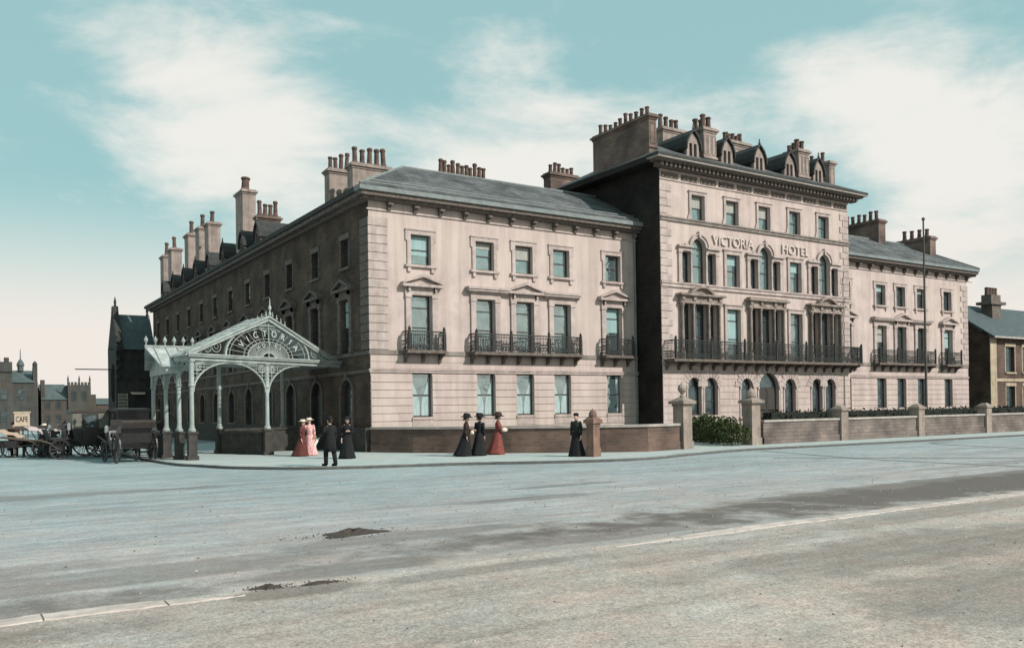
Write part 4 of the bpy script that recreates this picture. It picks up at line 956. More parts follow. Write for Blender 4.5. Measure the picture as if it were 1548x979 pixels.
# pierced scrolls in the three corners
for cx,cz,rr in ((gx0+1.15,gz0+0.28,0.20),(gx0+1.62,gz0+0.36,0.26),(gx0+0.75,gz0+0.16,0.12),(gx1-1.0,gz0+0.24,0.18),(gx1-1.45,gz0+0.34,0.24),(gx1-0.65,gz0+0.13,0.1),(gm-0.35,gz1-0.46,0.15),(gm+0.35,gz1-0.46,0.15),(gm-0.75,gz1-0.52,0.11),(gm+0.75,gz1-0.52,0.11),(gm-0.12,gz1-0.27,0.07),(gm+0.12,gz1-0.27,0.07)):
    b.arc(cx,cz,rr-0.03,rr,0,2*PI,-0.03,0.0,12); b.arc(cx,cz,rr*0.45-0.02,rr*0.45,0,2*PI,-0.03,0.0,8)
cp(b,'lunette',PAINT)
lt=MB(MF)
def put_letters(word,rad,a0,a1,size,zs):
    n=len(word)
    for i,ch in enumerate(word):
        t=a0+(a1-a0)*(i+0.5)/n
        me=text_mesh(ch,size,0.015,PAINT,'lettering'); cx=lc+rad*math.cos(t); cz=gz0+rad*ez*math.sin(t); tilt=math.atan2(math.sin(t)*1.3,math.cos(t))-PI/2
        vs=[];fs=[tuple(p.vertices) for p in me.polygons]
        for v in me.vertices:
            x,z=v.co.x,v.co.y; vs.append((cx+x*math.cos(tilt)-z*math.sin(tilt),-0.08-v.co.z,cz+x*math.sin(tilt)+z*math.cos(tilt)))
        lt.add(vs,fs); bpy.data.meshes.remove(me)
put_letters('VICTORIA',1.90,PI*0.89,PI*0.11,0.42,1)
put_letters('HOTEL',1.0,PI*0.80,PI*0.20,0.25,1)
cp(lt,'lettering',MATS['canopy letters'],'pierced letters reading VICTORIA HOTEL in the arched gable')
# main gable roof: short ridge, glazed slopes
back=Vector((-0.15,1.75)); dp=1.9
def lp(x,y,z): return tuple(MF@Vector((x,y,z)))
b=MB()
sk=-0.75
fl=lp(gx0-0.12,-0.2,gz0-0.05); fa=lp(gm,-0.24,gz1+0.08); frr=lp(gx1,-0.2,gz0-0.05)
bl=lp(gx0-0.12+0.75,dp,gz0-0.05); ba=lp(gm+0.6,dp,gz1+0.08); br_=lp(gx1+0.1,dp,gz0-0.05)
def slab(q,t=0.06):
    b.add([*(tuple(Vector(p)) for p in q),*(tuple(Vector(p)-Vector((0,0,t))) for p in q)],[(0,1,2,3),(7,6,5,4),(0,4,5,1),(1,5,6,2),(2,6,7,3),(3,7,4,0)])
slab([fl,fa,ba,bl]); slab([fa,frr,br_,ba]); cp(b,'roof',GLAZE)
b=MB()
for k in range(1,8):
    t=k/8; p=Vector(fl).lerp(Vector(fa),t); q=Vector(bl).lerp(Vector(ba),t); b.tube(p+Vector((0,0,.03)),q+Vector((0,0,.02)),0.014,4)
for k in range(0,5):
    t=k/4; p=Vector(fl).lerp(Vector(bl),t); q=Vector(fa).lerp(Vector(ba),t); b.tube(p+Vector((0,0,.03)),q+Vector((0,0,.02)),0.014,4)
cp(b,'glazing_bar',PAINT)
b=MB(); b.lathe([(0.05,0),(0.07,0.1),(0.025,0.2),(0.08,0.36),(0.03,0.5),(0.012,0.85)],fa[0],fa[1],fa[2],8)
for s in (-1,1):
    for k in range(4): 
        p=MF@Vector((gm+s*(0.2+0.26*k),-0.2,gz1+0.02-0.13*k)); b.lathe([(0.02,0),(0.05,0.07),(0.015,0.16),(0.03,0.2),(0.005,0.26)],p.x,p.y,p.z,6)
cp(b,'finial',PAINT)
# rear wing of the canopy with crested ridge
wx0,wx1=7.62,9.5; wy0,wym,wy1=39.55,41.4,43.3; wz0,wz1=4.10,5.02; wxr=7.30
b=MB(); slab([(wx0,wy0,wz0),(wx1,wy0,wz0),(wx1,wym,wz1),(wxr,wym,wz1)]); slab([(wxr,wym,wz1),(wx1,wym,wz1),(wx1,wy1,wz0),(wx0,wy1,wz0)]); cp(b,'roof',GLAZE)
b=MB(); 
for k in range(0,4):
    x=wx0+0.05+0.5*k; b.tube((x,wy0,wz0+.03),(x,wym,wz1+.03),0.02,4)
b.prism([(wy0,wz0-0.06),(wym,wz1-0.06),(wy1,wz0-0.06)],'YZ',wx0+0.25,wx0+0.29); cp(b,'glazing_bar',PAINT)
b=MB(); b.prism([(9.6,41.3),(12.0,42.3),(16.95,44.3),(16.95,47.5),(9.6,44.8)],'XY',4.36,4.44); cp(b,'flat_roof',GLAZE)
b=MB(); b.box(wxr,wx1,wym-0.05,wym+0.05,wz1,wz1+0.07)
for k in range(6):
    x=wxr+0.06+0.40*k; b.lathe([(0.025,0),(0.03,0.1),(0.085,0.2),(0.085,0.28),(0.03,0.36),(0.01,0.42)],x,wym,wz1+0.07,8)
cp(b,'ridge_cresting',PAINT)
b=MB(); b.box(wx0+0.2,8.5,wy0-0.05,wy0+0.05,wz0-0.36,wz0-0.07); b.box(wx0,8.6,wy0-0.16,wy0+0.05,wz0-0.07,wz0-0.005); b.box(7.85,7.97,wy0+0.05,wy1,wz0-0.36,wz0-0.07); cp(b,'side_beam',PAINT)
def seg_arch(p,q,zt):
    p=Vector((p[0],p[1],0));q=Vector((q[0],q[1],0)); d=q-p; M=Matrix.Translation(p)@Matrix.Rotation(math.atan2(d.y,d.x),4,'Z'); return arch_bay(M,0,d.length,zt,sp=1.25)
for p,q in ((Pf0,P2),(P2,P3),(P3,P4)): cp(seg_arch(p,q,3.78 if p is not Pf0 else ZB),'spandrel',PAINT)
d=Vector((P2[0]-Pf0.x,P2[1]-Pf0.y,0)); M=Matrix.Translation((Pf0.x,Pf0.y,0))@Matrix.Rotation(math.atan2(d.y,d.x),4,'Z')
b=MB(M); b.box(0,d.length+0.3,-0.08,0.08,ZB-0.02,ZB+0.28); cp(b,'side_beam',PAINT)
b=MB(); b.box(11.3,16.7,43.65,43.95,0,1.1); b.box(11.3,16.7,43.6,44.0,1.1,1.22); cp(b,'low_wall',GREYSTONE)
def pedwall(p,q):
    p=Vector((p[0],p[1],0));q=Vector((q[0],q[1],0)); d=q-p; M=Matrix.Translation(p)@Matrix.Rotation(math.atan2(d.y,d.x),4,'Z')
    b=MB(M); b.box(0.28,d.length-0.28,-0.12,0.12,0,0.95); b.box(0.27,d.length-0.27,-0.16,0.16,0.95,1.08); cp(b,'low_wall',GREYSTONE)
pedwall(P3,P4); pedwall((11.1,43.6),Pm)

# ------------------------------------------------------------------ garden walls, piers, hedge, bush
WL=[(17.1,38.7),(18.3,36.6),(19.75,34.62),(21.3,32.8),(23.0,31.3),(24.5,30.1),(26.1,29.2),(28.25,29.5)]
BW=thing('garden_wall','dark red brick garden wall curving from the hotel corner to the gate','wall',(22,32,0)); o_=Vector((-22,-32,0))
def walkstrip(pts,t0,z0,z1):
    b=MB(); V=[Vector((x,y,0)) for x,y in pts]; n=len(V); a=[];c=[]
    for i in range(n):
        d=(V[min(i+1,n-1)]-V[max(i-1,0)]).normalized(); p=Vector((-d.y,d.x,0)); a.append(V[i]+p*t0/2); c.append(V[i]-p*t0/2)
    for i in range(n-1):
        q=[c[i],c[i+1],a[i+1],a[i]]
        b.add([(p.x,p.y,z0) for p in q]+[(p.x,p.y,z1) for p in q],[(0,3,2,1),(4,5,6,7),(0,1,5,4),(1,2,6,5),(2,3,7,6),(3,0,4,7)])
    return b
walkstrip(WL,0.36,-0.05,1.10).build('wall_body',WALLB,BW,o_); walkstrip(WL,0.50,1.10,1.21).build('coping',COPING,BW,o_); walkstrip(WL,0.44,-0.05,0.36).build('plinth',WALLB,BW,o_)
def pier(name,label,x,y,w,h,rot,finial,grp=None,m=PIER):
    t=thing(name,label,'gate pier',(x,y,0),rot,grp)
    b=MB(); b.box(-w*0.58,w*0.58,-w*0.58,w*0.58,-0.05,0.36); b.box(-w/2,w/2,-w/2,w/2,0.36,h-0.3); b.build('shaft',m,t)
    b=MB(); b.box(-w*0.56,w*0.56,-w*0.56,w*0.56,h-0.3,h-0.2); b.box(-w*0.74,w*0.74,-w*0.74,w*0.74,h-0.2,h-0.06); b.taper(0,0,h-0.06,h+0.10,w*0.68,w*0.68,w*0.25,w*0.25); b.build('cap',m,t)
    b=MB()
    if finial=='ball': b.lathe([(w*0.2,0),(w*0.22,0.08),(w*0.12,0.16),(w*0.14,0.22),(w*0.30,0.34),(w*0.34,0.46),(w*0.28,0.58),(w*0.08,0.68),(0.01,0.72)],0,0,h+0.08,12)
    elif finial=='dome': b.lathe([(w*0.42,0),(w*0.46,0.16*w),(w*0.40,0.45*w),(w*0.22,0.68*w),(w*0.06,0.8*w),(0.01,0.9*w)],0,0,h+0.06,12)
    else: b.lathe([(w*0.22,0),(w*0.24,0.05),(w*0.12,0.10),(w*0.05,0.14),(0.02,0.24),(0.008,0.3)],0,0,h+0.08,10)
    b.build('finial',m,t)
    return t
pier('gate_pier','slim reddish lone gate pier with rounded cap beside the woman in black',21.95,27.75,0.38,1.56,0.15,'dome',m=REDPIER)
pier('gate_pier','tall stone gate pier with ball finial at end of the brick wall',28.75,29.6,0.62,2.3,0.1,'ball')
pier('gate_pier','tall stone gate pier with domed cap right of the green bush',33.9,30.0,0.62,2.3,0.0,'dome')
RW=thing('garden_wall','long grey stone garden wall with piers running right from the gate','wall',(50,30,0)); o_=Vector((-50,-30,0))
px_=[41.0,48.25,55.7,63.3,71.0]
xs=[34.3]+px_+[90]
b=MB(); b2=MB(); b3=MB()
for p,q in zip(xs[:-1],xs[1:]):
    p2,q2=p+0.3,q-0.3; b.box(p2,q2,29.85,30.15,-0.05,1.12); b2.box(p2,q2,29.78,30.22,1.12,1.23); b3.box(p2,q2,29.79,30.20,-0.05,0.34)
b.build('wall_body',WALLB2,RW,o_); b2.build('coping',COPING,RW,o_); b3.build('plinth',WALLB2,RW,o_)
for x in px_:
    b=MB(); b.box(x-0.3,x+0.3,29.7,30.3,-0.05,1.62); pr_=b.build('pier',PIER,RW,o_)
    b=MB(); b.box(x-0.38,x+0.38,29.62,30.38,1.62,1.74); b.taper(x,30,1.74,1.92,0.34,0.34,0.12,0.12); b.build('cap',PIER,pr_)
# dwarf wall behind the gate, in front of the arched windows
t=thing('dwarf_wall','low pale stone balustrade wall under the arched windows by the gate','wall',(36.4,35.6,0))
b=MB(); b.box(-1.6,1.5,-0.15,0.15,-0.05,0.95); b.build('wall_body',WALLB2,t); b=MB(); b.box(-1.7,1.6,-0.24,0.24,0.95,1.12); b.build('coping',COPING,t)
def leaves(b,cx,cy,cz,rx,ry,rz,n,size,seed):
    rn=random.Random(seed)
    for _ in range(n):
        while True:
            p=Vector((rn.uniform(-1,1),rn.uniform(-1,1),rn.uniform(-1,1)))
            if p.length<=1 and rn.random()<0.25+p.length: break
        c=Vector((cx+p.x*rx,cy+p.y*ry,max(0.02,cz+p.z*rz))); a=Vector((rn.gauss(0,1),rn.gauss(0,1),rn.gauss(0,1))).normalized(); t_=a.orthogonal().normalized(); w_=a.cross(t_); s=size*rn.uniform(0.6,1.3)
        b.add([c-t_*s,c+w_*s*0.5,c+t_*s,c-w_*s*0.5],[(0,1,2,3)])
BU=thing('shrub','low green leafy shrubbery inside the gateway between two tall piers','shrub',(34.0,32.2,0))
b=MB(); rn=random.Random(21)
for k in range(9):
    t_=k/8; cx=(-1.6+3.4*(1-t_))*0.95+0.2; cy=-2.2+6.2*(1-t_)
    leaves(b,cx,cy,0.55+0.12*rn.random(),0.85,0.85,0.55+0.25*rn.random(),520,0.085,30+k)
leaves(b,0.9,1.6,0.9,0.9,0.8,0.6,500,0.09,50)
for k in range(26):
    q=rn.random(); cx=-1.4+3.2*(1-q); cy=-2.2+6.2*(1-q); leaves(b,cx+rn.uniform(-.5,.5),cy+rn.uniform(-.5,.5),0.95+rn.uniform(0,.35),0.16,0.16,0.32,45,0.05+0.05*rn.random(),200+k)
b.build('foliage',LEAF,BU)
b=MB()
for k in range(16):
    x=rn.uniform(-1.2,1.9); y=-1.9+ (x+1.2)*1.7; b.tube((x,y,0),(x+rn.uniform(-.2,.2),y+rn.uniform(-.2,.2),0.8),0.02,5,0.008)
b.build('stem',WOOD,BU)
HE=thing('hedge','dark clipped hedge standing behind the long stone garden wall','hedge',(60,31.3,0))
b=MB()
for k in range(90):
    x=-23.2+0.62*k; leaves(b,x,0,1.02,0.52,0.5,0.72,170,0.10,100+k)
b.build('foliage',LEAFD,HE)
b=MB(); b.box(-23.4,32.5,-0.3,0.3,0.0,1.58); b.build('branches',LEAFD,HE)

# flagpole
t=thing('flagpole','tall thin dark flagpole standing in front of the hotel right wing','flagpole',(52.85,32.2,0))
sc=32.2/29.0
b=MB(); b.tube((0,0,0),(0,0,13.75),0.085,10,0.05); b.build('pole',POLE,t)
b=MB(); b.lathe([(0.05,0),(0.10,0.05),(0.11,0.12),(0.05,0.2),(0.01,0.23)],0,0,13.75,10); b.build('finial',POLE,t)
b=MB(); b.tube((0.1,0,0.8),(0.07,0,12.9),0.006,4); b.build('halyard',POLE,t)

# ------------------------------------------------------------------ neighbour house on the right
NH=thing('brick_house','smaller brick house with slate roof, dark side wall and ochre front right of hotel','house',(80,43,0)); o_=Vector((-80,-43,0))
hx0,hx1,hy0,hy1=73.4,92.0,39.0,47.5; he=7.45; hr=10.6
b=MB(); b.poly([(hx0,hy0,-0.1),(hx0,hy1,-0.1),(hx0,hy1,he),(hx0,(hy0+hy1)/2,hr-0.1),(hx0,hy0,he)]); b.build('side_wall',FLANK,NH,o_,label='dark brick side gable')
wins=[(76.6,4.5,1.5,2.2),(79.4,4.5,1.5,2.2),(76.6,0.9,1.5,2.4),(79.4,0.9,1.5,2.4),(83.5,4.5,1.3,2.2),(83.5,0.9,1.3,2.4),(87.5,4.5,1.3,2.2)]
def plainwall(fr,u0,u1,z0,z1,holes,m,parent,off,name='front_wall'):
    global HOTEL
    b=MB(fr.M()); us=sorted({u0,u1}|{h['u0'] for h in holes}|{h['u1'] for h in holes}); zs=sorted({z0,z1}|{h['z0'] for h in holes}|{h['z1'] for h in holes})
    for i in range(len(us)-1):
        for j in range(len(zs)-1):
            uc=(us[i]+us[i+1])/2; zc=(zs[j]+zs[j+1])/2
            if any(h['u0']<uc<h['u1'] and h['z0']<zc<h['z1'] for h in holes): continue
            b.poly([(us[i],0,zs[j]),(us[i+1],0,zs[j]),(us[i+1],0,zs[j+1]),(us[i],0,zs[j+1])])
    for h in holes:
        a,c,p,q=h['u0'],h['u1'],h['z0'],h['z1']
        for quad in ([(a,0,p),(a,0,q),(a,.2,q),(a,.2,p)],[(c,0,p),(c,0,q),(c,.2,q),(c,.2,p)],[(a,0,p),(c,0,p),(c,.2,p),(a,.2,p)],[(a,0,q),(c,0,q),(c,.2,q),(a,.2,q)]): b.poly(quad)
    return b.build(name,m,parent,off)
def bwin(parent,off,fr,u,z,W,H,style,gm,trim,sm=SASH,bars=1):
    key=('b',style,W,H,gm.name,trim.name)
    if key not in WM: WM[key]=(surround(style,W,H).mesh('window',trim),sash(W,H,bars=bars).mesh('sash_frame',sm),pane(W,H).mesh('pane',gm))
    s,sf,pn=WM[key]; o=link('window',s,parent,fr.loc(u,z)+off,fr.rot()); link('sash_frame',sf,o); link('pane',pn,o)
frN=Fr('front',hy0)
plainwall(frN,hx0,hx1,-0.1,he,[hole(*w_) for w_ in wins],brick('house front brick',(0.13,0.085,0.07),(0.09,0.065,0.058),(0.1,0.08,0.07),axis='XZ',bw=0.46,rh=0.15,ms=0.016),NH,o_)
for (u_,z_,W,H) in wins: bwin(NH,o_,frN,u_,z_,W,H,'flat',GLASSD,HOUSEY)
b=MB(frN.M()); b.box(hx0-0.02,hx0+0.95,-0.06,0,-0.05,he-0.05); b.build('quoin_strip',HOUSEY,NH,o_)
b=MB(frN.M()); b.box(hx0+0.95,hx1,-0.05,0,3.7,3.95); b.build('string_course',HOUSEY,NH,o_)
b=MB(); ym=(hy0+hy1)/2; b.add([(hx0-0.3,hy0-0.5,he-0.1),(hx1,hy0-0.5,he-0.1),(hx1,ym,hr),(hx0-0.3,ym,hr),(hx0-0.3,hy1+0.5,he-0.1),(hx1,hy1+0.5,he-0.1),(hx0-0.3,hy0-0.5,he+0.05),(hx1,hy0-0.5,he+0.05),(hx1,ym,hr+0.15),(hx0-0.3,ym,hr+0.15),(hx0-0.3,hy1+0.5,he+0.05),(hx1,hy1+0.5,he+0.05)],[(6,7,8,9),(9,8,11,10),(0,1,7,6),(0,6,9,3),(3,9,10,4),(0,3,2,1),(3,4,5,2),(1,2,8,7),(2,5,11,8),(4,10,11,5)]); rf=b.build('roof',GOTHR,NH,o_)
b=MB(frN.M()); b.box(hx0-0.3,hx1,-0.62,-0.5,he-0.12,he+0.04); b.build('gutter',COPING,NH,o_)
b=MB(); x,y=79.0,41.8; b.box(x-0.75,x+0.75,y-0.5,y+0.5,8,10.7); b.box(x-1.25,x+1.25,y-0.7,y+0.7,10.7,10.95); b.box(x-0.8,x+0.8,y-0.45,y+0.45,10.95,11.6); ch=b.build('chimney',DKSTONE,NH,o_)
b=MB()
for k in range(4): b.lathe([(0.2,0),(0.17,0.5),(0.22,0.6),(0.16,0.68)],x-0.66+0.44*k,y,11.6,8)
b.build('chimney_pot',POT,ch)

# ------------------------------------------------------------------ dark gothic building beyond the hotel
GB=thing('gothic_building','blackened gothic building with steep slate roof and gable finials beyond the canopy','building',(15,96,0)); o_=Vector((-15,-96,0))
gx0_,gx1_,gy0,gy1=13.62,17.0,92.2,97.4
b=MB(); b.box(gx0_,gx1_,gy0,gy1,-0.1,8.5); b.build('wall',GOTH,GB,o_)
b=MB(); ym=94.8; b.prism([(gy0-0.3,8.4),(ym,12.1),(2*ym-gy0+0.3,8.4)],'YZ',gx0_+0.55,gx1_+0.2); b.build('roof',GOTHR,GB,o_)
b=MB()
b.prism([(gy0-0.4,8.2),(gy0-0.4,8.6),(ym-0.6,12.0),(ym-0.25,12.9),(ym+0.25,12.9),(ym+0.6,12.0),(2*ym-gy0+0.4,8.6),(2*ym-gy0+0.4,8.2)],'YZ',gx0_+0.05,gx0_+0.6)
for k in range(5): b.box(gx0_-0.02,gx0_+0.3,gy0-0.5,gy0+0.2,5.5+k*0.9,5.9+k*0.9)
b.build('gable_parapet',GOTH,GB,o_)
b=MB(); b.lathe([(0.22,0),(0.14,0.5),(0.2,0.7),(0.08,1.1),(0.02,1.5)],gx0_+0.3,gy0+0.0,8.6,6); b.lathe([(0.16,0),(0.1,0.4),(0.15,0.5),(0.02,1.1)],gx0_+0.35,ym,12.8,6); b.lathe([(0.16,0),(0.1,0.4),(0.15,0.5),(0.02,1.1)],gx1_+0.0,ym,12.0,6); b.build('finial',GOTH,GB,o_)
b=MB(); b.box(gx0_-0.3,gx0_,93.4,94.6,4.0,6.2); b.taper(gx0_-0.13,94.0,6.2,7.0,0.16,0.6,0.03,0.4); b.taper(gx0_-0.12,94.0,3.3,4.0,0.02,0.3,0.17,0.6); b.build('oriel',GOTH,GB,o_)
frG=Fr('front',gy0)
for k in range(2):
    for z in (5.6,): bwin(GB,o_,Fr('front',gy0-0.02),14.5+1.5*k,z,0.7,1.9,'flat',GLASSD,GOTH)
b=MB(); b.tube((gx0_,93.2,6.45),(10.1,93.2,6.45),0.055,6); b.tube((gx0_,93.6,8.5),(13.1,93.6,8.5),0.05,6); b.build('bracket_pole',IRON,GB,o_)
b=MB(); b.box(14.9,16.1,gy0-0.9,gy0,4.05,4.16); b.box(14.9,16.1,gy0-0.9,gy0-0.8,3.95,4.05); b.build('awning',SIGNW,GB,o_)
b=MB(); b.box(13.75,14.65,gy0-0.14,gy0-0.02,1.8,4.05); sg=b.build('sign_board',SIGNG,GB,o_,label='tall faded signboard')
b=MB()
rn=random.Random(5)
for k in range(6): 
    xx=13.83
    while xx<14.5:
        l=rn.uniform(0.05,0.14); b.box(xx,min(14.56,xx+l),gy0-0.155,gy0-0.14,3.72-0.33*k,3.86-0.33*k); xx+=l+0.05
b.build('sign_lines',SIGNK,sg)

# ------------------------------------------------------------------ distant town buildings
def town(name,label,loc,parts):
    t=thing(name,label,'building',loc)
    return t
def tw(t,fr,wins,W,H,m):
    key=('tw',W,H,m.name)
    if key not in WM: WM[key]=(sash(W,H,d=-0.06,t=0.09).mesh('window',m),pane(W,H,d=-0.02).mesh('pane',GLASSD))
    for u_,z_ in wins:
        o=link('window',WM[key][0],t,(u_,fr,z_)); link('pane',WM[key][1],o)
T1=thing('town_building','distant grey stone town building with roof cupola and battlemented chimney, far left','building',(4.5,140,0))
b=MB(); b.box(-6,5.9,0,10,-0.1,6.75); b.box(-6,2.75,0.0,8,6.75,8.2); b.build('wall',TOWNA,T1)
b=MB(); b.prism([(0-0.2,6.7),(4.5,8.6),(9,6.7)],'YZ',2.75,5.5); b.build('roof',TOWNR,T1)
b=MB(); b.box(-6,2.75,-0.2,6,8.2,9.6)
for k in range(8): b.box(-5.8+1.08*k,-5.2+1.08*k,-0.2,0.6,9.6,10.2)
b.build('chimney',TOWNA,T1)
b=MB(); b.lathe([(0.42,0),(0.42,0.7),(0.55,0.75),(0.5,1.1),(0.25,1.55),(0.08,1.75),(0.04,3.2)],4.0,4.0,8.5,8); b.build('cupola',TOWNR,T1)
b=MB(); b.box(5.35,5.9,0.5,2,6.7,9.0); b.lathe([(0.3,0),(0.36,0.4),(0.1,0.8)],5.62,1,9.0,8); b.build('end_chimney',TOWNA,T1)
tw(T1,0,[(-4.6+2.1*k,z) for k in range(5) for z in (1.2,4.3)],0.9,1.6,TOWNA)
T2=thing('town_building','distant brown gabled town building with pinnacled tower left of the carriages','building',(14,140,0))
b=MB(); b.box(-3.2,3.2,0,9,-0.1,4.3); b.box(0.2,3.2,-0.3,6,-0.1,6.4); b.box(3.2,3.9,0,6,-0.1,5.0); b.build('wall',TOWNB,T2)
b=MB(); b.prism([(-0.2,4.25),(4.2,6.6),(9,4.25)],'YZ',-3.2,0.2); b.build('roof',TOWNR,T2)
b=MB()
for k in range(7): b.box(0.2+0.44*k,0.48+0.44*k,-0.32,0.2,6.4,6.8)
for x in (0.25,1.7,3.1): b.lathe([(0.16,0),(0.1,0.5),(0.16,0.6),(0.02,1.3)],x,0,6.5,6)
b.build('parapet',TOWNB,T2)
b=MB(); b.box(-3.2,-2.7,0.3,1.5,4.2,7.1); b.build('chimney',TOWNB,T2)
tw(T2,-0.02,[(-2.4,1.0),(-1.0,1.0),(-2.4,2.9),(-1.0,2.9)],0.7,1.1,TOWNA); tw(T2,-0.32,[(1.0,1.0),(2.3,1.0),(1.0,4.1),(2.3,4.1)],0.7,1.4,TOWNA)
T3=thing('town_building','low distant reddish brick shop between brown gabled building and gothic building','building',(18.6,141,0))
b=MB(); b.box(-1.6,2.4,0,8,-0.1,3.6); b.build('wall',TOWNB,T3)
b=MB(); b.prism([(-0.2,3.55),(3,4.5),(8.2,3.55)],'YZ',-1.7,2.5); b.build('roof',TOWNR,T3)
tw(T3,-0.02,[(-0.8,1.8),(0.4,1.8),(1.6,1.8)],0.7,1.0,TOWNA)
T4=thing('town_building','distant pale town terrace at the left edge of the street','building',(-8,141,0))
b=MB(); b.box(-14,6.4,0,9,-0.1,8.0); b.build('wall',TOWNA,T4); b=MB(); b.prism([(-0.2,7.95),(4.5,10.2),(9.2,7.95)],'YZ',-14,6.4); b.build('roof',TOWNR,T4)
tw(T4,-0.02,[(-12+2.4*k,z) for k in range(8) for z in (1.2,4.6)],0.9,1.6,TOWNA)

# ------------------------------------------------------------------ carriages, barrows, sign
def wheel(r,name='wheel',n=12):
    b=MB(); b.arc(0,0,r-0.06,r,0,2*PI,-0.025,0.025,20); b.lathe([(0.05,-0.09),(0.075,-0.05),(0.075,0.05),(0.05,0.09)],0,0,0,8)
    # hub laid along y
    v0=len(b.v)-8*4
    for i in range(v0,len(b.v)): p=b.v[i]; b.v[i]=Vector((p.x,p.z,p.y))
    for k in range(n):
        a=2*PI*k/n; b.tube((0.06*math.cos(a),0,0.06*math.sin(a)),((r-0.05)*math.cos(a),0,(r-0.05)*math.sin(a)),0.017,5)
    return b.mesh(name,COACH)
WHF=wheel(0.42); WHR=wheel(0.56,n=14)
def carriage(label,x,y,rot,hood,panel):
    t=thing('horse_carriage',label,'carriage',(x,y,-0.1),rot,'carriages waiting beside the canopy')
    b=MB(); b.prism([(-0.95,0.75),(-0.8,0.55),(0.35,0.52),(0.5,0.75),(0.62,0.78),(0.62,1.18),(0.5,1.2),(0.32,0.85),(-0.35,0.85),(-0.5,1.22),(-1.05,1.5),(-1.12,1.45)],'XZ',-0.58,0.58); b.build('body',panel,t)
    b=MB(); b.box(-0.95,-0.35,-0.52,0.52,0.86,0.99); b.box(0.25,0.58,-0.5,0.5,1.0,1.12); b.prism([(-0.92,0.99),(-0.8,0.99),(-1.0,1.55),(-1.12,1.5)],'XZ',-0.5,0.5); b.build('seat',LEATHER,t)
    b=MB(); b.box(0.62,1.15,-0.45,0.45,0.72,0.78); b.box(0.75,1.1,-0.42,0.42,1.25,1.36); b.box(0.78,0.84,-0.42,0.42,0.78,1.25); b.box(0.72,0.78,-0.42,0.42,1.36,1.62); b.build('driver_box',COACH,t)
    b=MB(); b.prism([(1.15,0.74),(1.19,0.74),(1.4,1.12),(1.36,1.13)],'XZ',-0.45,0.45); b.build('splashboard',LEATHER,t)
    if hood:
        b=MB(); n=8
        for k in range(n):
            a0=PI*0.42+PI*0.5*k/n; a1=PI*0.42+PI*0.5*(k+1)/n; c=(-0.75,1.05); r0=0.92+0.05*(k%2); r1=0.92+0.05*((k+1)%2)
            b.prism([(c[0]+r0*math.cos(a0),c[1]+r0*math.sin(a0)),(c[0]+r1*math.cos(a1),c[1]+r1*math.sin(a1)),(c[0]+(r1-.05)*math.cos(a1),c[1]+(r1-.05)*math.sin(a1)),(c[0]+(r0-.05)*math.cos(a0),c[1]+(r0-.05)*math.sin(a0))],'XZ',-0.6,0.6)
        b.build('hood',LEATHER,t)
    else:
        b=MB(); b.prism([(-1.3,1.30),(-1.0,1.38),(-0.98,1.52),(-1.2,1.60),(-1.42,1.5)],'XZ',-0.6,0.6); b.build('folded_hood',LEATHER,t)
    b=MB()
    for s in (-0.62,0.62): b.tube((-0.75,s*0.9,0.5),(0.95,s*0.9,0.5),0.03,5)
    b.tube((-0.78,-0.66,0.56),(-0.78,0.66,0.56),0.035,6); b.tube((0.95,-0.6,0.42),(0.95,0.6,0.42),0.035,6); b.build('undercarriage',COACH,t)
    for s in (-1,1): link('wheel',WHR,t,(-0.78,s*0.68,0.56)); link('wheel',WHF,t,(0.95,s*0.62,0.42))
    b=MB()
    for s in (-0.38,0.38): b.tube((1.0,s,0.55),(1.5,s,0.75),0.028,6); b.tube((1.5,s,0.75),(2.9,s*0.85,0.95),0.028,6)
    b.build('shaft',WOOD,t)
    for s in (-1,1):
        b=MB(); b.box(-0.06,0.06,-0.06,0.06,0,0.18); b.taper(0,0,0.18,0.28,0.07,0.07,0.03,0.03); b.tube((0,0,-0.14),(0,0,0),0.018,5); b.build('lamp',LEAD,t,(0.66,s*0.62,1.12))
    return t
